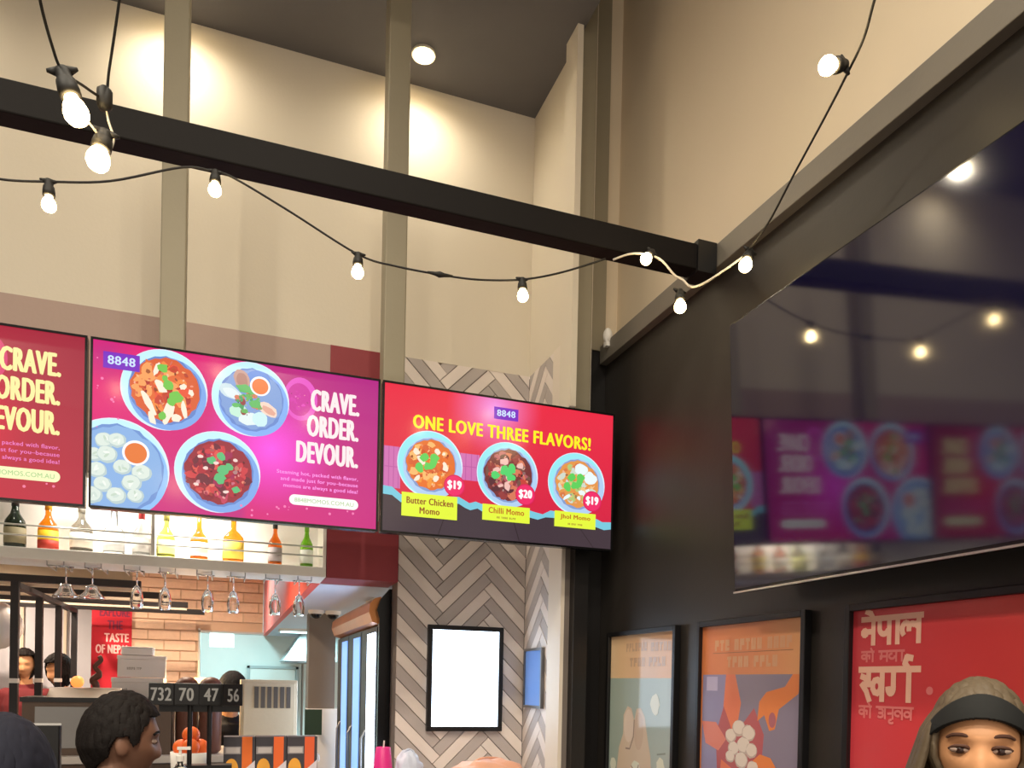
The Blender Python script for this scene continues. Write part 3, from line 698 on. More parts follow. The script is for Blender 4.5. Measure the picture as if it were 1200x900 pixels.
def draw3(t, fr):
    x0, x1, z0, z1 = fr, PW-fr, fr, PH-fr; clip = (x0, x1, z0, z1)
    p = Print(.0125, clip)
    p.grad(x0, x1, z0, z1, lambda u, v: mixc((214, 52, 50), (206, 58, 70), 1-u), 10, 10)
    paper = part(p, 'paper', t, None, M['poster'])
    C1, C2 = (244, 190, 166), (226, 122, 120)
    def glyphs(p, ox, oz, sx, sz, wd, c, items):
        for st in items: p.stroke([(ox+x*sx, oz+z*sz) for x, z in st], wd, c)
    def arc(cx, cz, r, a0, a1, rz=None, n=9): return [(cx+r*math.cos(R(a0+(a1-a0)*k/n)), cz+(rz or r)*math.sin(R(a0+(a1-a0)*k/n))) for k in range(n+1)]
    nepal = [[(0, 1), (2.75, 1)], [(.55, 1), (.55, 0)], [(.55, .5), (.15, .5)], arc(.14, .46, .09, 0, 360), [(.55, 1), (.42, 1.22), (.2, 1.32)],
             [(.85, 1), (.85, .62)]+arc(1.05, .6, .2, 180, 330, .22)+[(1.3, .55)], [(1.3, 1), (1.3, 0)], [(1.68, 1), (1.68, 0)],
             [(2.6, 1), (2.6, 0)], [(2.6, .55), (2.45, .68)]+arc(2.32, .5, .14, 60, 190, .2), arc(2.05, .5, .16, 20, 230, .24)]
    svarga = [[(0, 1), (2.75, 1)], [(.1, .78), (.3, .72), (.35, .58), (.2, .45)], [(.12, .52), (.35, .28), (.5, -.02)], [(.3, .52), (.62, .52)], [(.45, .9), (.45, .62)],
              arc(.85, .45, .2, 0, 360, .22), [(1.1, 1), (1.1, 0)], [(1.05, .5), (1.1, .5)],
              [(1.62, 1), (1.62, .42)]+arc(1.50, .40, .12, 0, -180, .16), [(2.3, 1), (2.3, 0)], [(2.3, 1), (2.12, 1.18), (2.2, 1.38), (2.42, 1.34)], [(1.62, .45), (1.55, .3)]]
    ko = [[(0, 1), (.95, 1)], [(.4, 1), (.4, 0)], arc(.2, .5, .18, 20, 340, .2), [(.4, .62), (.62, .62), (.6, .3)], [(.85, 1), (.85, 0)], [(.85, 1), (.7, 1.35)]]
    maya = [[(1.3, 1), (3.1, 1)], [(1.5, 1), (1.5, .3), (1.4, .25)], [(1.4, .5), (1.85, .5)], [(1.9, 1), (1.9, 0)], arc(2.25, .5, .2, 90, 360, .25), [(2.55, 1), (2.55, 0)], [(2.95, 1), (2.95, 0)]]
    anu = [[(1.3, 1), (3.9, 1)], arc(1.6, .65, .2, 120, -120, .2), arc(1.6, .3, .2, 100, -140, .2), [(1.95, 1), (1.95, 0)], [(2.5, 1), (2.5, 0)], [(2.5, .5), (2.15, .45)], arc(2.4, -.22, .15, 90, 330, .15), arc(2.85, .5, .2, 0, 300, .22), [(3.15, 1), (3.15, 0)], arc(3.5, .45, .2, 0, 360, .22), [(3.75, 1), (3.75, 0)]]
    p = Print(.0135); glyphs(p, .06, .803, .082, .076, .017, C1, nepal); part(p, 'title_text', paper, None, M['poster'])
    p = Print(.0135); glyphs(p, .054, .634, .082, .092, .019, C1, svarga); part(p, 'title_text', paper, None, M['poster'])
    p = Print(.0135); glyphs(p, .06, .750, .053, .03, .007, C2, ko+maya); part(p, 'subtitle_text', paper, None, M['poster'])
    p = Print(.0135); glyphs(p, .055, .580, .053, .034, .007, C2, ko+anu); part(p, 'subtitle_text', paper, None, M['poster'])
    p = Print(.0135); p.disc(.315, .665, .012, C2, n=12); part(p, 'dot', paper, None, M['poster'])
poster(3.665, 'framed poster of a cream hand and dumplings on grey green, nearest the corner', draw1)
poster(2.845, 'framed orange poster of hands reaching for dumplings, middle of the row', draw2)
poster(2.010, 'framed red poster with large cream Devanagari lettering behind the woman', draw3)

# ------------------------------------------------------------------ string lights
def smooth_path(pts, n=6):
    P = [Vector(p) for p in pts]; out = []
    for i in range(len(P)-1):
        p0, p1, p2, p3 = P[max(i-1, 0)], P[i], P[i+1], P[min(i+2, len(P)-1)]
        for k in range(n):
            t_ = k/n
            out.append(.5*((2*p1)+(-p0+p2)*t_+(2*p0-5*p1+4*p2-p3)*t_*t_+(-p0+3*p1-3*p2+p3)*t_**3))
    out.append(P[-1]); return out
def socket(parent, top, bulb, size=1.0, bm='bulb'):
    """black rubber lamp holder hanging at 'top' with a bulb whose centre is 'bulb'"""
    top = Vector(top); bulb = Vector(bulb); d = (bulb-top).normalized(); q = Vector((0, 0, -1)).rotation_difference(d)
    s = size; L = (bulb-top).length
    prof = [(.003, .008), (.012, .004), (.014, -.004), (.013, -.012), (.017, -.016), (.019, -.030), (.019, -.040), (.015, -.042)]
    k = max(.6, min(1.3, L/.062)); 
    so = MB().lathe([(r*s, z*k) for r, z in prof], top, 16, q)
    a = q@Vector((1, 0, 0)); 
    for sg in (-1, 1): so.tube([top+a*.008*sg*s, top+a*.026*sg*s+d*(-.004)], [.009*s, .003*s], 8)
    so = so.build('lamp_holder', M['rubber'], parent, smooth=True)
    b0 = [(.011, .024), (.0125, .016), (.018, .008), (.0215, -.004), (.021, -.014), (.016, -.022), (.008, -.0265), (.001, -.028)]
    MB().lathe([(r*s, z*s) for r, z in b0], bulb, 18, q).build('bulb', M[bm], so, smooth=True)
    return so
# long string below the beam
t = thing('string_light', 'festoon string with black cable and small bulbs sagging below the beam', 'string lights', (0, 2.74, 3.1))
def loc_(pts, o): return [tuple(Vector(p)-Vector(o)) for p in pts]
O = (0, 2.74, 3.1)
cable = [(-1.4, 2.745, 3.29), (-1.0, 2.74, 3.15), (-.782, 2.74, 3.106), (-.645, 2.74, 3.10), (-.515, 2.74, 3.122), (-.35, 2.745, 3.165), (-.147, 2.745, 3.255), (-.053, 2.745, 3.262), (.007, 2.745, 3.256), (.18, 2.74, 3.185), (.405, 2.74, 3.09), (.536, 2.74, 3.076), (.688, 2.74, 3.077), (.828, 2.74, 3.086), (.995, 2.74, 3.118), (1.155, 2.745, 3.178), (1.33, 2.745, 3.262)]
MB().tube(loc_(smooth_path(cable), O), .0035, 6).build('cable', M['rubber'], t, smooth=True)
MB().tube(loc_([(.645, 2.74, 3.077), (.672, 2.74, 3.077), (.688, 2.74, 3.077), (.705, 2.74, 3.078), (.735, 2.74, 3.08)], O), [.004, .007, .011, .007, .004], 8).build('connector', M['rubber'], t, smooth=True)
for tp, bl in (((-.515, 2.74, 3.122), (-.513, 2.735, 3.055)), ((-.05, 2.745, 3.262), (-.051, 2.735, 3.205)), ((.405, 2.74, 3.09), (.403, 2.735, 3.032)), ((.995, 2.74, 3.118), (.997, 2.735, 3.062))):
    socket(t, Vector(tp)-Vector(O), Vector(bl)-Vector(O), .92)
# near string top left
O = (-.3, 1.9, 2.9); t = thing('string_light', 'near festoon string with two large glowing bulbs at the upper left', 'string lights', O)
MB().tube(loc_(smooth_path([(-.37, 1.6, 3.12), (-.358, 1.75, 2.99), (-.356, 1.8, 2.955), (-.346, 1.85, 2.918), (-.333, 1.88, 2.893), (-.30, 1.90, 2.886), (-.264, 1.95, 2.905), (-.252, 1.93, 2.954), (-.225, 1.85, 3.045), (-.205, 1.78, 3.12), (-.17, 1.6, 3.3)]), O), .0032, 6).build('cable', M['rubber'], t, smooth=True)
MB().tube(loc_(smooth_path([(-.262, 1.95, 2.90), (-.256, 1.955, 2.86), (-.245, 1.96, 2.825), (-.252, 1.965, 2.80)]), O), .0026, 6).build('drop_cable', M['cable_white'], t, smooth=True)
MB().tube(loc_(smooth_path([(-.318, 1.885, 2.84), (-.29, 1.93, 2.83), (-.275, 1.95, 2.82), (-.265, 1.96, 2.80)]), O), .0026, 6).build('drop_cable', M['cable_white'], t, smooth=True)
socket(t, Vector((-.332, 1.885, 2.893))-Vector(O), Vector((-.308, 1.88, 2.819))-Vector(O), 1.15)
socket(t, Vector((-.262, 1.96, 2.832))-Vector(O), Vector((-.273, 1.955, 2.775))-Vector(O), 1.1)
MB().lathe([(.008, .02), (.016, .012), (.016, -.02), (.01, -.03)], tuple(Vector((-.263, 1.95, 2.905))-Vector(O)), 12).build('junction', M['rubber'], t, smooth=True)
# right string
O = (1.6, 2.4, 3.15); t = thing('string_light', 'festoon string running from the beam end up along the right wall', 'string lights', O)
MB().tube(loc_(smooth_path([(1.36, 2.74, 3.262), (1.40, 2.68, 3.262), (1.448, 2.64, 3.250), (1.498, 2.62, 3.229), (1.542, 2.6, 3.174), (1.566, 2.58, 3.151), (1.584, 2.55, 3.115), (1.606, 2.5, 3.109), (1.661, 2.45, 3.145), (1.703, 2.4, 3.177)]), O), .004, 6).build('pale_cable', M['cable_white'], t, smooth=True)
MB().tube(loc_(smooth_path([(1.703, 2.4, 3.177), (1.688, 2.25, 3.208), (1.668, 2.1, 3.276), (1.652, 1.95, 3.348), (1.60, 1.8, 3.36), (1.564, 1.7, 3.375), (1.503, 1.6, 3.378), (1.41, 1.45, 3.36)]), O), .0035, 6).build('cable', M['rubber'], t, smooth=True)
for tp, bl, s in (((1.47, 2.64, 3.262), (1.437, 2.62, 3.224), .95), ((1.548, 2.57, 3.10), (1.54, 2.55, 3.039), 1.0), ((1.712, 2.38, 3.185), (1.690, 2.37, 3.132), 1.05), ((1.582, 1.79, 3.375), (1.523, 1.78, 3.35), 1.1)):
    socket(t, Vector(tp)-Vector(O), Vector(bl)-Vector(O), s)
# motion sensor
t = thing('motion_sensor', 'small white rounded sensor at the end of the grey ledge', 'sensor', (1.815, 3.70, 3.40))
MB().ell((0, 0, .035), (.024, .026, .04), 16, 12).build('dome', M['white'], t, smooth=True); MB().box(-.015, .02, -.015, .015, -.02, .01).build('bracket', M['white'], t)

# ------------------------------------------------------------------ kitchen and bar area behind the opening
struct('ceiling_kitchen', MB().box(.50, 3.0, YB+.30, 10.4, 2.19, 2.25), M['soffit'])
struct('ceiling_bar', MB().box(-4.6, .455, YB+.30, 11.5, 2.95, 3.0), M['cream'])
struct('wall_kitchen', MB().box(-.9, 3.0, 10.4, 10.5, 0, 3.0), M['kit'])
bw = struct('wall_brick', MB().box(-.695, -.19, 7.012, 7.18, 0, 2.95).box(-.19, .30, 7.012, 7.18, 2.035, 2.95), M['mortar'])
rnd = random.Random(2); bh, bl_ = .083, .24; meshes = {}
for j in range(int((2.62-1.2)/bh)):
    z = 1.2+j*bh; off = (j % 2)*bl_/2
    k = 0; x = -.695-off
    while x < .30:
        a, b_ = max(x+.004, -.693), min(x+bl_-.006, .30)
        if z+.004 < 2.035: b_ = min(b_, -.192)
        if b_-a > .03:
            key = (round(b_-a, 3),)
            if key not in meshes:
                m_ = MB().box(0, b_-a, -.012, .0, 0, bh-.009); o = m_.build('brick', rnd.choice([M['brick'], M['brick'], M['brick2']]), bw); meshes[key] = o.data
            else:
                o = bpy.data.objects.new('brick', meshes[key]); col.objects.link(o); o.parent = bw
                
            o.location = (a, 7.0125-rnd.uniform(0, .004), z+.004)
        x += bl_
struct('trim_7', MB().box(-.20, -.185, 6.98, 7.16, .9, 2.05).box(-.20, .31, 6.98, 7.16, 2.02, 2.036), M['steel'])
struct('wall_pillar', MB().box(.64, .85, 6.6, 6.8, 1.42, 2.19), M['grey_pillar'])
struct('wall_pillar_base', MB().box(.64, .92, 6.55, 6.8, 0, 1.42), M['white'])
# kitchen lamps
def panel_light(loc, lab, power, color, emit):
    t = thing('ceiling_panel_light', lab, 'ceiling light', loc, 0, 'kitchen ceiling lights')
    MB().box(-.3, .3, -.15, .15, -.03, 0).build('frame', M['white'], t)
    MB().box(-.28, .28, -.13, .13, -.034, -.03).build('diffuser', emit, t)
    l = light('AREA', (loc[0], loc[1], loc[2]-.05), power, color, .35, (loc[0], loc[1], 0)); return t
M['cyan_emit'] = mat('kitchen_light_lens', (210, 250, 250), .4, var=0, emit=3, ecol=(190, 246, 246))
panel_light((.85, 8.9, 2.19), 'bluish light on the low kitchen ceiling near the far wall', 24, (.62, .97, 1.0), M['cyan_emit'])
panel_light((1.2, 5.3, 2.19), 'bluish light on the low ceiling behind the maroon bulkhead', 26, (.50, .70, 1.0), M['cyan_emit'])
panel_light((-.1, 9.0, 2.95), 'bluish light above the kitchen seen through the hatch', 32, (.62, .97, 1.0), M['cyan_emit'])
for x, y, lab in ((-1.6, 6.2, 'added unseen warm downlight over the pergola in the bar area'), (-.4, 5.75, 'added unseen warm downlight between the bottle shelf and the brick wall'), (-2.0, 7.3, 'added unseen warm downlight over the people at the back')):
    t = thing('ceiling_downlight', lab, 'downlight', (x, y, 2.95), 0, 'recessed ceiling downlights')
    MB().lathe([(.062, -.012), (.062, 0), (.048, 0), (.046, -.010)], n=24).build('trim_ring', M['baffle'], t)
    MB().lathe([(.001, -.013), (.044, -.013), (.044, -.005)], n=24).build('lens', M['downlight'], t)
    light('SPOT', (x, y, 2.9), 95 if x > -1 else 150, (1.0, .80, .62), .05, (x, y, 0), R(150), .8)  # added lamp with no visible source, brightens the brick wall and partition
# kitchen fittings
t = thing('range_hood', 'pale blue kitchen hood under the low ceiling at the right of the hatch', 'hood', (.62, 9.3, 1.86))
MB().prism([(0, .0), (.6, 0), (.6, .31), (.2, .31)], 'y', 0, .7).build('canopy', M['kit_grey'], t); MB().box(.02, .58, .02, .68, -.02, 0).build('filter', M['chrome_dark'], t)
t = thing('cold_room_door', 'white kitchen door with thin dark outline on the far wall', 'door', (.30, 10.38, 0)); 
MB().box(0, .55, -.03, 0, 0, 1.78).build('leaf', M['kit'], t, bevel=.01); MB().box(-.03, 0, -.04, 0, 0, 1.81).box(.55, .58, -.04, 0, 0, 1.81).box(-.03, .58, -.04, 0, 1.78, 1.81).build('frame', M['kit_grey'], t); MB().tube([(.06, -.03, .9), (.06, -.07, .95), (.06, -.07, 1.1), (.06, -.03, 1.15)], .012, 8).build('handle', M['chrome_dark'], t)
t = thing('wall_pipe', 'thin dark vertical pipe on the kitchen wall beside the door', 'pipe', (.93, 10.33, 0)); MB().tube([(0, 0, 0), (0, 0, 2.05)], .014, 8).build('pipe', M['chrome_dark'], t); MB().box(-.03, .03, 0, .06, 1.95, 2.08).build('clamp', M['chrome_dark'], t)
t = thing('panel_lamp', 'glowing white panel light hanging inside the top of the hatch', 'light', (-.12, 7.4, 1.92)); MB().box(0, .20, 0, .02, 0, .11).build('lit_panel', M['cyan_emit'], t); MB().tube([(.03, .01, .11), (.03, .01, 1.03)], .004, 6).build('wire', M['steel'], t); MB().tube([(.17, .01, .11), (.17, .01, 1.03)], .004, 6).build('wire', M['steel'], t)
# dome cameras
for x, lab in ((.665, 'black dome camera on low ceiling, left one of the pair'), (.795, 'black dome camera on low ceiling, right one of the pair')):
    t = thing('dome_camera', lab, 'camera', (x, 6.35, 2.19), 0, 'dome cameras under the low ceiling')
    MB().lathe([(.06, 0), (.06, -.02), (.05, -.03)], n=20).build('base_ring', M['white'], t); MB().ell((0, 0, -.03), (.045, .045, .035), 16, 10).build('dome', M['black_gloss'], t, smooth=True)
# display fridge along the passage
t = thing('display_fridge', 'black display fridge with lit glass doors and copper canopy beside the herringbone wall', 'fridge', (.82, 4.50, 0))
MB().box(.012, .10, 0, 1.70, 0, 2.10).build('cabinet', M['black'], t)
MB().box(-.005, .105, -.03, 0, 0, 2.0).prism([(-.005, 2.0), (.105, 2.0), (.105, 2.17), (.05, 2.17), (.0, 2.11), (-.02, 2.05)], 'y', -.03, 0).build('end_panel', M['black_gloss'], t)
cn = MB(); prof = [(.012, 2.13), (-.02, 2.12), (-.05, 2.09), (-.055, 2.04), (-.035, 1.985), (.012, 1.97)]
cn.prism(prof, 'y', .02, 1.68); cn.build('canopy', M['copper'], t)
for k in range(3):
    y0 = .04+k*.55
    d = MB().box(-.004, .012, y0, y0+.53, .12, 1.96).build('door', M['black'], t)
    MB().box(-.008, -.004, y0+.04, y0+.30, .2, 1.93).build('lit_glass', M['fridge_reflection'] if k == 0 else M['fridge_dim'], d)
    MB().tube([(-.004, y0+.33, .8), (-.03, y0+.33, .85), (-.03, y0+.33, 1.3), (-.004, y0+.33, 1.35)], .008, 8).build('handle', M['steel'], d)
# pergola of black posts
t = thing('pergola_frame', 'black steel frame of four posts and rails at the far left behind the bar', 'frame', (-1.07, 5.0, 0))
for k in range(4):
    y = k*.61; p_ = MB().box(-.019, .019, y-.019, y+.019, 0, 2.16).build('post', M['pergola'], t)
    MB().box(-.022, .022, y-.022, y+.022, 1.60, 1.625).build('band', M['white'], p_)
    MB().box(-1.2, .62+.1*k, y-.02, y+.02, 2.15, 2.19).build('rail', M['pergola'], t)
    if k < 3: MB().box(-1.2, .60+.1*k, y+.27, y+.31, 2.155, 2.18).build('rail', M['cream'], t)
MB().box(-.02, .02, 0, 1.85, 2.12, 2.15).build('beam', M['pergola'], t)
# partition at the back with frosted panes
pw = struct('wall_partition', MB().box(-4.6, -.695, 8.2, 8.3, 0, .9).box(-4.6, -.695, 8.2, 8.3, 2.30, 2.95).box(-4.6, -.695, 8.27, 8.3, .9, 2.3), M['cream'])
for k in range(7):
    x0 = -1.02-.34*(k+1); MB().box(x0+.012, x0+.328, 8.23, 8.27, .92, 2.28).build('pane', M['pane'], pw); MB().box(x0-.012, x0+.012, 8.2, 8.27, .9, 2.3).build('mullion', M['cream'], pw)
t = thing('hanging_plant', 'small dark trailing plant hanging in front of the pale panes', 'plant', (-1.90, 7.9, 2.3))
MB().tube([(0, 0, .65), (0, 0, -.28)], .004, 6).build('cord', M['brown'], t)
MB().lathe([(.03, -.36), (.05, -.34), (.055, -.28), (.05, -.28)], n=14).build('pot', M['pot'], t)
lf = MB(); rnd = random.Random(4)
for k in range(40):
    a = rnd.uniform(0, 2*PI); p0 = Vector((.04*math.cos(a), .04*math.sin(a), -.27+rnd.uniform(-.2, .1))); q = Quaternion((rnd.uniform(-1, 1), rnd.uniform(-1, 1), rnd.uniform(-1, 1), rnd.uniform(-1, 1))).normalized()
    lf.ell(p0, (.026, .012, .004), 6, 4, None, q)
lf.build('foliage', M['leaf'], t, smooth=True)
t = thing('paper_lantern', 'large white round paper lantern at the left edge behind the bar', 'lantern', (-1.23, 5.2, 1.92))
MB().ell((0, 0, 0), (.16, .16, .14), 24, 14).build('shade', M['white'], t, smooth=True); MB().tube([(0, 0, .13), (0, 0, 1.03)], .004, 6).build('cord', M['black'], t)
t = thing('exit_sign', 'small glowing cyan sign on the partition left of the red banner', 'sign', (-1.07, 8.16, 1.90)); MB().box(0, .11, -.01, .03, 0, .09).build('case', M['white'], t); MB().box(.01, .10, -.014, -.01, .01, .08).build('lit_face', M['cyan_sign'], t)
# red banner
t = thing('banner', 'red hanging banner reading EXPLORE THE TASTE OF NEPAL', 'banner', (-.975, 6.98, 1.40))
bn = MB().box(0, .285, 0, .008, 0, .87).build('fabric', mat('banner_red', (196, 30, 48), .7, var=.06), t)
p = Print(.001)
for s, z, c, x0, x1 in (("EXPLORE", .715, (120, 20, 60), .055, .27), ("THE", .615, (120, 20, 60), .11, .22), ("TASTE", .515, (240, 196, 190), .09, .265), ("OF NEPAL", .425, (240, 196, 190), .03, .27)): p.text(s, x0, x1, z, z+.07, c, .04)
p.build('banner_text', M['print'], bn); MB().tube([(-.01, .004, .875), (.295, .004, .875)], .008, 8).build('rod', M['steel'], t)

# ------------------------------------------------------------------ counters and things on them
t = thing('service_counter', 'stone topped service counter below the menu screens', 'counter', (-1.6, 3.55, 0))
MB().box(0, 3.2, .08, .68, 0, 1.06).build('body', M['brown'], t); MB().box(-.02, 3.21, .02, .72, 1.06, 1.10).build('worktop', M['counter'], t, bevel=.004)
t = thing('rear_counter', 'dark rear counter carrying the display case and white boxes', 'counter', (-1.03, 4.75, 0))
MB().box(0, 1.55, .0, .65, 0, 1.18).build('body', M['brown'], t); MB().box(-.01, 1.56, -.02, .66, 1.18, 1.22).build('worktop', M['counter'], t, bevel=.004)
t = thing('display_case', 'brown and glass topped display case behind the dark haired man', 'display case', (-.99, 4.80, 1.22))
MB().box(0, .72, 0, .35, 0, .285).build('body', M['brown'], t); MB().box(-.01, .73, -.01, .36, .285, .31).build('top_edge', M['black'], t)
MB().prism([(.0, .31), (.36, .31), (.36, .36), (.10, .36)], 'x', .11, .46).build('tray', M['steel'], t); MB().box(.06, .64, -.004, 0, .04, .26).build('glass', M['chrome_dark'], t)
# stack of white takeaway boxes
rnd = random.Random(9)
for k, (x, y, z, sx, sy, sz, lab) in enumerate([(-.645, 5.22, 1.22, .19, .16, .26, 'tall white carton at the bottom left of the box pile'), (-.45, 5.22, 1.22, .17, .16, .25, 'tall white carton at the bottom right of the box pile'), (-.62, 5.22, 1.482, .28, .17, .16, 'wide white box lying across the box pile'), (-.59, 5.22, 1.644, .26, .16, .13, 'white box with small print near the top of the pile'), (-.335, 5.20, 1.475, .13, .10, .13, 'small white box at the right end of the pile'), (-.57, 5.22, 1.776, .17, .15, .05, 'flat white box on top of the pile'), (-.262, 5.165, 1.22, .11, .10, .24, 'narrow white carton beside the warm lamp')]):
    t = thing('takeaway_box', lab, 'box', (x, y, z), rnd.uniform(-.04, .04), 'white takeaway boxes on the rear counter')
    MB().box(0, sx, 0, sy, 0, sz*.82).build('box_body', M['white'], t, bevel=.004); MB().box(-.003, sx+.003, -.003, sy+.003, sz*.82, sz).build('lid', M['white'], t, bevel=.004)
    if k == 3:
        p = Print(.001); p.blocks(.05, .13, .045, .06, (178, 170, 160), (5, 3), 2); p.build('box_print', M['print'], t)
# warm lamp
t = thing('table_lamp', 'small glowing amber lamp on the rear counter beside the boxes', 'lamp', (-.13, 5.33, 1.22))
MB().lathe([(.04, 0), (.04, .012), (.008, .02), (.008, .32)], n=16).build('stand', M['black'], t); MB().lathe([(.055, .32), (.04, .43), (.038, .43)], n=20).build('shade', M['amber_lamp'], t, smooth=True)
light('POINT', (-.20, 5.75, 1.60), 7, (1.0, .62, .28), .05)
# amber candle bowl
t = thing('candle_bowl', 'glowing orange bowl on a black tray left of the white boxes', 'candle', (-.815, 5.33, 1.22))
MB().box(-.13, .06, -.06, .06, .34, .355).build('tray', M['wood_tray'], t); MB().box(-.05, .05, -.04, .04, 0, .34).build('stand', M['wood_tray'], t); MB().ell((0, 0, .39), (.036, .036, .036), 16, 10).build('bowl', M['orange_glow'], t, smooth=True)
t = thing('figurine', 'small brown twisted ornament beside the orange bowl', 'ornament', (-.70, 5.24, 1.22))
MB().tube(smooth_path([(0, 0, 0), (.0, 0, .34), (-.02, 0, .40), (.015, 0, .44), (-.01, 0, .48), (.02, 0, .52), (.01, 0, .545)]), [.02]*18+[.014]*18+[.008], 8).build('body', M['pot'], t, smooth=True); MB().lathe([(.05, 0), (.05, .01), (.03, .02)], n=14).build('base', M['pot'], t)
# monitor and white box by it
t = thing('order_monitor', 'black order monitor seen from behind at the lower left', 'monitor', (-.64, 3.30, 1.10))
MB().box(-.17, .085, -.015, .02, .02, .37).build('screen_back', M['black'], t, bevel=.006); MB().box(-.05, .05, -.03, .06, 0, .02).build('foot', M['black'], t); MB().box(-.175, .088, -.018, -.012, .366, .374).build('edge', M['steel'], t)
t = thing('receipt_printer', 'small white receipt printer with a dark slot beside the monitor', 'printer', (-.50, 3.66, 1.10)); MB().box(0, .11, 0, .13, 0, .225).build('case', M['white'], t, bevel=.008); MB().box(.015, .095, -.002, .02, .17, .20).build('slot', M['black'], t)
# number stand
t = thing('table_number_rack', 'black rack holding black table number plates on the service counter', 'number rack', (-.09, 3.74, 1.10))
MB().box(-.10, .13, -.03, .05, .13, .17).build('shelf', M['black'], t)
for x in (-.045, .035): MB().tube([(x, 0, 0), (x, 0, .50)], .010, 10).build('leg', M['black'], t)
MB().box(-.10, .10, -.05, .05, 0, .012).build('foot', M['black'], t)
MB().box(-.17, .16, .012, .03, .40, .45).build('cross_bar', M['black'], t)
for k, (x, s, rz_, lab) in enumerate([(-.205, "732", 8, 'black plate with grey number 732, leftmost on the rack'), (-.105, "70", 0, 'black plate with grey number 70, second on the rack'), (-.005, "47", -8, 'black plate with grey number 47, third on the rack'), (.085, "56", -38, 'black plate with grey number 56, turned away at the right of the rack')]):
    q = thing('number_plate', lab, 'number plate', (-.045+x, 3.715-(.0 if k < 3 else .05), 1.53), R(-rz_), 'table number plates')
    MB().box(-.05, .052, 0, .012, 0, .095).build('plate', M['black'], q, bevel=.003)
    p = Print(.001); p.text(s, -.042 if len(s) > 2 else -.03, .042 if len(s) > 2 else .03, .018, .075, (146, 146, 146), .03); p.build('number', M['print'], q)
# pots behind the rack
for x, lab in ((-.195, 'brown domed pot behind the number rack, left one'), (-.068, 'brown domed pot behind the number rack, next to the person in black')):
    t = thing('lidded_pot', lab, 'pot', (x, 4.60, 1.10), 0, 'brown pots behind the number rack')
    t.location = (x, 4.86+(.06 if x < -.1 else 0), 1.22); MB().lathe([(.04, 0), (.06, .02), (.062, .33), (.062, .38)], n=20).build('body', M['pot'], t, smooth=True); MB().ell((0, 0, .38), (.063, .063, .055), 18, 10).build('lid', M['pot'], t, smooth=True)
t = thing('fruit_bowl', 'bowl of orange fruit behind the legs of the number rack', 'bowl', (-.22, 4.30, 1.10)); t.location = (-.14, 4.05, 1.10)
MB().lathe([(.04, 0), (.05, .01), (.085, .10), (.09, .20), (.085, .20), (.07, .10), (.02, .03)], n=20).build('dish', M['white'], t, smooth=True)
for k, (a, c, z) in enumerate([(-.04, 0, .22), (.04, .02, .22), (0, -.04, .225), (0, .0, .28)]): MB().ell((a, c, z), .04, 14, 9).build('orange', M['orange_fruit'], t, smooth=True)
t = thing('sanitizer_bottle', 'clear pump bottle standing in front of the number rack', 'bottle', (-.165, 3.60, 1.10)); MB().lathe([(.03, 0), (.034, .01), (.034, .15), (.028, .17), (.012, .185), (.012, .20)], n=20).build('body', M['glass'], t, smooth=True); MB().lathe([(.016, .20), (.016, .222), (.006, .225), (.006, .25)], n=14).build('pump', M['white'], t); MB().box(-.012, .04, -.008, .008, .248, .26).build('nozzle', M['white'], t)
# carton display
t = thing('drink_carton', None, None); bpy.data.objects.remove(t)
CC = [((226, 110, 40), (60, 58, 66), 'orange and charcoal carton, leftmost in the row on the counter'), ((232, 104, 44), (58, 56, 64), 'orange and charcoal carton, middle of the row on the counter'), ((228, 96, 52), (62, 58, 66), 'orange and charcoal carton, rightmost in the row on the counter')]
for k, (c1, c2, lab) in enumerate(CC):
    t = thing('snack_carton', lab, 'carton', (.005+k*.141, 3.90, 1.10), 0, 'snack cartons on the counter')
    MB().box(0, .138, 0, .10, 0, .28).build('box', mat('carton_%d' % k, (70, 64, 70), .5, var=.05), t, bevel=.002)
    p = Print(.0008); p.rect(.0, .138, 0, .28, c2); p.rect(.08, .125, 0, .28, c1); p.rect(.002, .075, .20, .235, (150, 146, 150)); p.rect(.01, .07, .205, .230, (196, 190, 190)); p.disc(.035, .13, .03, (236, 168, 60), rz=.05, n=16)
    p.poly([(.0, .06), (.06, .10), (.138, .17), (.138, .13), (.06, .05)], (214, 206, 216)); p.rect(.09, .115, .03, .12, (246, 176, 130))
    p.build('carton_print', M['print'], t)
# beige cabinet with slots
t = thing('ice_dispenser', 'beige metal cabinet with a row of dark slots behind the cartons', 'dispenser', (.095, 4.90, 1.22)); 
MB().box(0, .32, 0, .35, 0, .425).build('cabinet', M['beige_metal'], t, bevel=.006); MB().box(.015, .305, -.006, 0, .03, .405).build('front_panel', M['beige_metal'], t, bevel=.003)
for k in range(6): MB().box(.075+k*.036, .099+k*.036, -.010, -.004, .26, .385).build('slot', M['slot'], t)
# green notice card
t = thing('notice_card', 'small dark green card on the white pillar base', 'card', (.60, 6.40, 1.22)); MB().box(0, .13, 0, .02, 0, .20).build('board', M['green_card'], t); MB().box(.05, .08, .02, .15, .08, .11).build('bracket', M['black'], t)
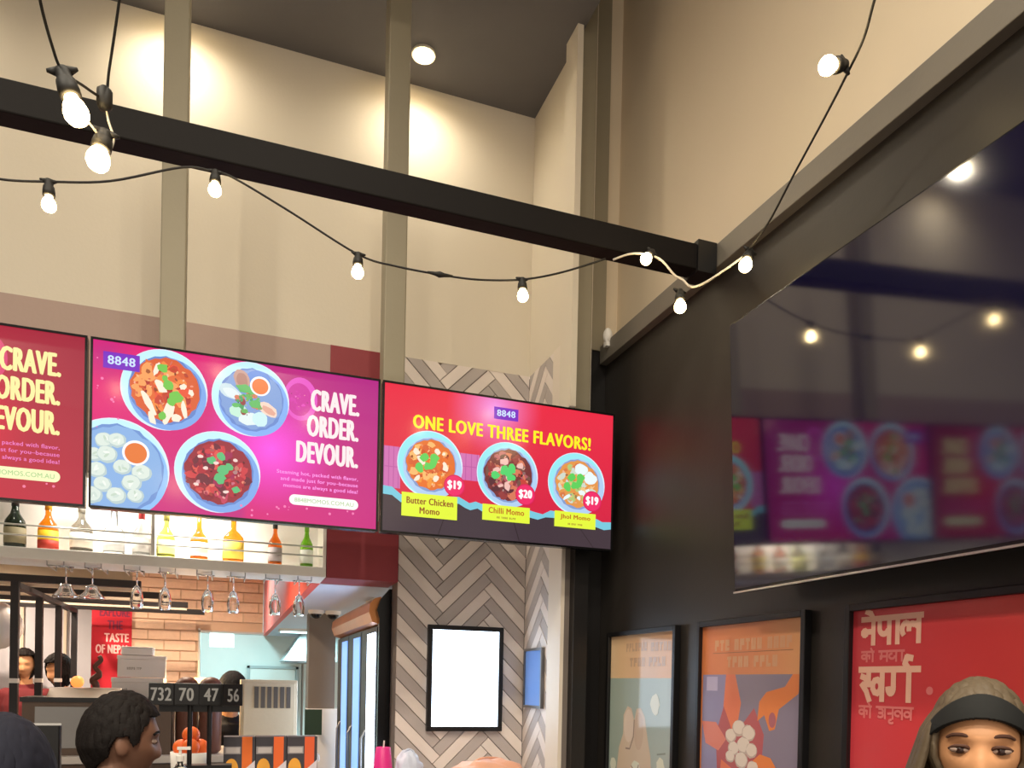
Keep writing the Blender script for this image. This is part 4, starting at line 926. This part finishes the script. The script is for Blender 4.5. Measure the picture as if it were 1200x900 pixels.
# pink cup, bags
t = thing('paper_cup', 'bright pink cup standing on the counter left of the white bag', 'cup', (.742, 3.90, 1.10)); MB().lathe([(.046, 0), (.050, .006), (.050, .09), (.036, .226), (.034, .228), (.030, .222)], n=24).build('cup_body', M['pink'], t, smooth=True); MB().tube([(0, 0, .20), (.004, 0, .26)], .004, 8).build('straw', M['white'], t)
def crumple(name, label, loc, r, m, seed, cat='bag'):
    t = thing(name, label, cat, loc); b_ = MB(); rnd = random.Random(seed)
    from mathutils import noise
    nu, nv = 40, 22; V = []; F = []
    for j in range(nv+1):
        ph = PI*j/nv
        for i in range(nu):
            th = 2*PI*i/nu; d = Vector((math.sin(ph)*math.cos(th), math.sin(ph)*math.sin(th), math.cos(ph)))
            k = 1+.22*noise.noise(d*2.6+Vector((seed, 0, 0)))+.12*abs(noise.noise(d*6+Vector((0, seed, 0))))
            p = Vector((d.x*r[0], d.y*r[1], d.z*r[2]))*k; p.z = max(p.z, -r[2]*.9); V.append((p.x, p.y, p.z+r[2]*.9))
    for j in range(nv):
        for i in range(nu): F.append((j*nu+i, (j+1)*nu+i, (j+1)*nu+(i+1) % nu, j*nu+(i+1) % nu))
    b_.add(V, F); b_.build('bag_body', m, t, smooth=True)
    b_ = MB(); b_.tube(smooth_path([(-r[0]*.5, 0, r[2]*1.6), (-r[0]*.2, 0, r[2]*2.0), (r[0]*.3, .01, r[2]*1.95), (r[0]*.6, 0, r[2]*1.5)]), .006, 6); b_.build('fold', m, t, smooth=True)
crumple('plastic_bag', 'crumpled white plastic bag on the counter beside the pink cup', (.876, 3.92, 1.10), (.068, .06, .105), M['bag_white'], 3)
crumple('paper_bag', 'crumpled peach coloured wrapping on the counter under the light box', (1.30, 3.93, 1.10), (.20, .12, .082), M['bag_peach'], 8)

# ------------------------------------------------------------------ people
def remesh_obj(mb, voxel, name, m, parent, smooth_it=2):
    me = bpy.data.meshes.new(name); me.from_pydata(mb.v, [], mb.f)
    o = bpy.data.objects.new(name, me); col.objects.link(o)
    r = o.modifiers.new('r', 'REMESH'); r.mode = 'VOXEL'; r.voxel_size = voxel
    s = o.modifiers.new('s', 'SMOOTH'); s.iterations = smooth_it; s.factor = .5
    dg = bpy.context.evaluated_depsgraph_get(); dg.update()
    me2 = bpy.data.meshes.new_from_object(o.evaluated_get(dg)); me2.name = name
    bpy.data.objects.remove(o); me2.materials.clear(); me2.materials.append(m); me2.shade_smooth()
    o = bpy.data.objects.new(name, me2); col.objects.link(o)
    if parent: o.parent = parent
    return o
def g(x, s): return math.exp(-x*x/(2*s*s))
def head_point(d, infl=0, face=True):
    a, b, c = .076+infl, .097+infl, .120+infl
    x, y, z = a*d.x, b*d.y, c*d.z
    if z < -.02:
        k = min(1, (-z-.02)/.1); x *= 1-.34*k; y = y*(1-.18*k) if y < 0 else y*(1-.06*k)
    if d.y > 0:
        y *= .95
        if face:
            y += (.021*g(x, .0095+.004*max(0, min(1, -z/.04)))*max(0, min(1, (.012-z)/.055)) if z > -.043 else .021*g(x, .0135)*g(z+.043, .006))
            for s in (-1, 1):
                y -= .013*g(x-s*.033, .014)*g(z-.002, .011)
                y += .004*g(x-s*.045, .018)*g(z+.036, .02)
                y += .005*g(x-s*.03, .022)*g(z-.024, .008)
            y += .008*g(x, .020)*g(z+.070, .008)-.004*g(x, .02)*g(z+.085, .006)+.008*g(x, .016)*g(z+.106, .014)
    return Vector((x, y, z))
def add_head(mb, mtx, nu=72, nv=56, infl=0, face=True):
    V = []; F = []
    for j in range(1, nv):
        ph = PI*j/nv
        for i in range(nu):
            th = 2*PI*i/nu; d = Vector((math.sin(ph)*math.cos(th), math.sin(ph)*math.sin(th), math.cos(ph)))
            V.append(mtx@head_point(d, infl, face))
    for j in range(nv-2):
        for i in range(nu): F.append((j*nu+i, (j+1)*nu+i, (j+1)*nu+(i+1) % nu, j*nu+(i+1) % nu))
    V.append(mtx@head_point(Vector((0, 0, 1)), infl)); V.append(mtx@head_point(Vector((0, 0, -1)), infl)); T = len(V)-2
    for i in range(nu): F.append((T, i, (i+1) % nu)); F.append((T+1, (nv-2)*nu+(i+1) % nu, (nv-2)*nu+i))
    mb.add(V, F)
def limb(mb, pts, rs, n=14):
    mb.tube(pts, rs, n)
    for p, r in zip(pts, rs): mb.ell(p, r, n, 8)
def hand(mb, wrist, d, side):
    w_ = Vector(wrist); d = Vector(d).normalized(); s = Vector((0, 1, 0)) if abs(d.y) < .8 else Vector((0, 0, 1)); s = (s-d*s.dot(d)).normalized(); nrm = d.cross(s)
    palm = w_+d*.05; q = Matrix((s, nrm, d)).transposed().to_quaternion(); mb.ell(palm, (.042, .018, .055), 14, 10, None, q)
    for k, L in enumerate((.070, .078, .073, .058)):
        b0 = palm+d*.035+s*(.03-.02*k); limb(mb, [b0, b0+d*L*.5-nrm*side*.006, b0+d*L*.9-nrm*side*.022], [.0095, .0088, .0075], 8)
    b0 = w_+d*.02+s*.03; limb(mb, [b0, b0+s*.025+d*.03, b0+s*.03+d*.06-nrm*side*.01], [.011, .010, .008], 8)
def person(name, label, loc, rz, hc, skin, shirt, trousers, voxel=.007, head_rot=(0, 0), lean=0, bulk=1.0, arms=None, group=None, hs=1.0):
    """loc = ground point, +Y of the local frame is where the chest faces; hc = height of the head centre"""
    t = thing(name, label, 'person', loc, rz, group)
    sh_z = hc-.255; hip = .52*hc+.06
    lz = Matrix.Rotation(head_rot[0], 4, 'Z')@Matrix.Rotation(head_rot[1], 4, 'X')
    def L_(p):   # lean the upper body forward about the hips
        p = Vector(p)
        if p.z > hip: r_ = p-Vector((0, 0, hip)); return Vector((0, 0, hip))+Matrix.Rotation(-lean, 3, 'X')@r_
        return p
    hcp = L_((0, .01, hc)); mtx = Matrix.Translation(hcp)@lz@Matrix.Scale(hs, 4)
    body = MB(); add_head(body, mtx)
    for s in (-1, 1): body.ell(mtx@Vector((s*.076, -.012, -.012)), (.010, .020, .032), 12, 10)
    neck0 = L_((0, -.015, hc-.08)); neck1 = L_((0, -.03, sh_z+.03))
    limb(body, [neck0, neck1], [.052*bulk, .060*bulk])
    def torso(mb, e):
        prev = None; rings = [(hip-.08, .155, .105), (hip, .165, .11), (hip+.14, .145, .10), (hip+.28, .165, .112), (sh_z-.10, .18, .118), (sh_z, .165, .095), (sh_z+.045, .10, .07)]
        V = []; n = 24
        for z, a, b_ in rings:
            for k in range(n): V.append(L_(((a*bulk+e)*math.cos(2*PI*k/n), (b_*bulk+e)*math.sin(2*PI*k/n)-.015, z)))
        F = [(i*n+k, i*n+(k+1) % n, (i+1)*n+(k+1) % n, (i+1)*n+k) for i in range(len(rings)-1) for k in range(n)]
        F += [tuple(range(n))[::-1], tuple((len(rings)-1)*n+k for k in range(n))]; mb.add(V, F)
    torso(body, 0)
    AR = []
    for s in (-1, 1):
        S = L_((s*.175*bulk, -.02, sh_z-.01))
        if arms and arms.get(s): E_, W_ = [Vector(v) for v in arms[s]]
        else: E_ = L_((s*.235*bulk, -.04, sh_z-.30)); W_ = L_((s*.215*bulk, .10, sh_z-.53))
        AR.append((S, E_, W_)); limb(body, [S, (S+E_)/2, E_, (E_+W_)/2, W_], [.052, .047, .038, .036, .026]); hand(body, W_, W_-E_, s)
    LG = []
    for s in (-1, 1):
        H, K, A = Vector((s*.09, 0, hip-.05)), Vector((s*.10, .02, hip*.53)), Vector((s*.105, -.01, .085)); LG.append((H, K, A))
        limb(body, [H, (H+K)/2, K, (K*2+A)/3, A], [.085, .075, .055, .056, .040]); body.ell((s*.105, .06, .04), (.042, .12, .04), 14, 8)
    b_ = remesh_obj(body, voxel, 'body', skin, t)
    cl = MB(); torso(cl, .016)
    for S, E_, W_ in AR: limb(cl, [S, (S+E_)/2, E_, (E_+W_*2)/3], [.066, .060, .052, .046])
    limb(cl, [neck1-Vector((0, 0, .01)), neck1+Vector((0, 0, .02))], [.078*bulk, .074*bulk])
    remesh_obj(cl, .010, 'shirt', shirt, t)
    tr = MB()
    for H, K, A in LG: limb(tr, [H, (H+K)/2, K, A], [.10, .09, .070, .058])
    tr.ell((0, -.01, hip-.06), (.175*bulk, .125*bulk, .12), 20, 12); remesh_obj(tr, .012, 'trousers', trousers, t)
    return t, mtx
def hair_cap(t, mtx, m, infl, test, name='hair', thick=.012, wob=.006, nu=220, nv=150, long=None):
    """hair as a thick shell over the scalp; test(theta_from_face, elevation) keeps a face"""
    from mathutils import noise
    V = []; F = []; idx = {}
    def P(i, j):
        if (i, j) in idx: return idx[(i, j)]
        ph = PI*j/nv; th = 2*PI*i/nu
        d = Vector((math.sin(ph)*math.cos(th), math.sin(ph)*math.sin(th), math.cos(ph)))
        p = head_point(d, infl, False); p += d*wob*noise.noise(Vector((d.x*9, d.y*9, d.z*4)))
        V.append(mtx@p); idx[(i, j)] = len(V)-1; return idx[(i, j)]
    for j in range(0, nv):
        for i in range(nu):
            ph = PI*(j+.5)/nv; th = 2*PI*(i+.5)/nu; a = abs(((th-PI/2)+PI) % (2*PI)-PI)
            if test(a, PI/2-ph): F.append((P(i, j), P(i, j+1), P((i+1) % nu, j+1), P((i+1) % nu, j)) if j else (P(0, 0), P(i, 1), P((i+1) % nu, 1)))
    F = [f for f in F if len(set(f)) == len(f)]
    o = MB().add(V, F).build(name, m, t, smooth=True, solid=thick); o.modifiers['solid'].offset = 1
    return o

# the woman at the right
head = (1.214, 1.014); hz = 1.561
ang = math.atan2(-(0-head[0]), (0-head[1]))   # heading that looks at the camera
t, mtx = person('person', 'woman with ash brown hair and black headband standing before the red poster', (head[0], head[1], 0), ang+R(3), hz, M['skin'], M['cloth_black'], M['cloth_black'], .0042, (R(0), R(-2)), 0, .92, hs=.87)
eyes = []
for s in (-1, 1):
    e = MB().ell(mtx@Vector((s*.033, .0752, -.001)), (.0160, .0115, .0066), 16, 10).build('eye', M['eye_white'], t, smooth=True)
    MB().ell(mtx@Vector((s*.033, .0832, -.001)), (.0085, .0048, .0064), 12, 8).build('iris', M['iris'], e, smooth=True)
    pts = [mtx@Vector((s*x, y, z)) for x, y, z in ((.016, .0862, .0235), (.030, .0845, .0275), (.046, .0775, .0265), (.056, .0680, .020))]
    MB().tube(smooth_path(pts, 4), [.0032]*9+[.0026]*3+[.0015], 8).build('eyebrow', M['brow'], t, smooth=True)
    pts = [mtx@Vector((s*x, y, z)) for x, y, z in ((.0165, .0805, .0005), (.024, .0865, .0062), (.034, .0870, .0072), (.044, .0815, .0052), (.051, .073, .0))]
    MB().tube(smooth_path(pts, 4), [.0028]*17, 8).build('eyelash', M['brow'], t, smooth=True)
lp = MB(); lp.ell(mtx@Vector((0, .094, -.066)), (.022, .006, .0045), 14, 8); lp.ell(mtx@Vector((0, .094, -.074)), (.020, .007, .0055), 14, 8); lp.build('lips', M['lips'], t, smooth=True)
# her hair: crown shell plus long lengths to the chest
hair_cap(t, mtx, M['hair_ash'], .004, lambda a, e: (e > .76-.36*a*a) or (a > 1.02 and e > -.9), thick=.010, wob=.003)
from mathutils import noise as nz_
def hair_sheet(t, mtx, m, a0, a1, lvl, nu=120, nv=22):
    V = []; F = []
    for j in range(nv+1):
        s_ = j/nv; z = .112-.47*s_
        for i in range(nu+1):
            a = a0+(a1-a0)*i/nu; x, y = math.sin(a), math.cos(a)
            k = [l for l in lvl]; q = min(len(k)-1.001, s_*(len(k)-1)); n0 = int(q); f_ = q-n0
            rx = k[n0][0]*(1-f_)+k[n0+1][0]*f_; ry = k[n0][1]*(1-f_)+k[n0+1][1]*f_; cy_ = k[n0][2]*(1-f_)+k[n0+1][2]*f_
            w_ = .0035*nz_.noise(Vector((a*26, s_*2.2, 0)))+.006*nz_.noise(Vector((a*6, s_*1.6, 5)))
            V.append(mtx@Vector((x*(rx+w_), y*(ry+w_)+cy_, z+.012*nz_.noise(Vector((a*14, 3, 1)))*s_)))
    for j in range(nv):
        for i in range(nu): q = j*(nu+1)+i; F.append((q, q+nu+1, q+nu+2, q+1))
    o = MB().add(V, F).build('long_hair', m, t, smooth=True, solid=.012); return o
hair_sheet(t, mtx, M['hair_ash'], R(58), R(302), [(.030, .045, -.01), (.086, .104, -.01), (.108, .112, -.012), (.130, .116, -.018), (.150, .118, -.024), (.168, .12, -.03), (.18, .12, -.035)])
hair_cap(t, mtx, M['headband'], .009, lambda a, e: e < .86-.34*a*a and e > .46-.24*a*a and a < 1.5, 'headband', .009, 0, 440, 300)

# the man in profile
head = (-.268, 2.42); hz = 1.476
t, mtx = person('person', 'dark haired man in profile facing right at the lower left', (head[0], head[1], 0), R(-62), hz, M['skin_brown'], M['cloth_black'], M['cloth_black'], .006, (R(-12), R(-4)), 0, 1.05)
def interp(a, P):
    for (a0, b0), (a1, b1) in zip(P, P[1:]):
        if a <= a1: return b0+(b1-b0)*(a-a0)/(a1-a0)
    return P[-1][1]
HL = [(0, .60), (.9, .56), (1.15, .32), (1.42, -.12), (1.58, .10), (1.85, .08), (2.05, -.35), (2.5, -.62), (3.2, -.68)]
hair_cap(t, mtx, M['hair_black'], .005, lambda a, e: e > interp(a, HL), thick=.010, wob=.004)
for s in (-1, 1):
    e = MB().ell(mtx@Vector((s*.033, .0700, .000)), (.0155, .0125, .0085), 16, 10).build('eye', M['eye_white'], t, smooth=True)
    MB().ell(mtx@Vector((s*.033, .0795, .000)), (.0062, .0040, .0062), 12, 8).build('iris', M['iris'], e, smooth=True)
    MB().tube(smooth_path([mtx@Vector((s*x, y, z)) for x, y, z in ((.016, .0875, .0235), (.030, .086, .0275), (.048, .078, .0265), (.058, .068, .020))], 4), .0034, 8).build('eyebrow', M['hair_black'], t, smooth=True)
# person in navy hood
head = (-.435, 1.92); hz = 1.418
t, mtx = person('person', 'person in dark navy hood seen from behind at the bottom left corner', (head[0], head[1], 0), R(10), hz, M['skin_brown'], M['cloth_navy'], M['cloth_black'], .008, (0, 0), 0, 1.1)
hair_cap(t, mtx, M['cloth_navy'], .016, lambda a, e: a > .75 or e > .75, 'hood', .016, .002)
# staff member behind the number rack
head = (-.02, 5.55); hz = 1.575
t, mtx = person('person', 'staff member in black with black cap behind the number rack', (.02, 5.80, 0), R(196), hz, M['skin'], M['cloth_black'], M['cloth_black'], .008, (0, R(-14)), R(10), 1.05)
hair_cap(t, mtx, M['cloth_black'], .012, lambda a, e: e > .30 or (a > 1.9 and e > -.1), 'cap', .010, .002)
# two guests at the back
t, mtx = person('person', 'guest with dark hair in red top standing behind the black posts', (-1.62, 7.95, 0), R(165), 1.73, M['skin'], M['cloth_red'], M['cloth_black'], .009, (R(20), R(-5)), 0, .95)
hair_cap(t, mtx, M['hair_black'], .012, lambda a, e: e > .7 or a > 1.2, thick=.016)
t, mtx = person('person', 'shorter guest with dark hair beside the guest in red', (-1.24, 7.28, 0), R(150), 1.68, M['skin'], M['cloth_black'], M['cloth_black'], .009, (R(-15), R(-10)), 0, .95)
hair_cap(t, mtx, M['hair_black'], .012, lambda a, e: e > .6 or a > 1.1, thick=.016)
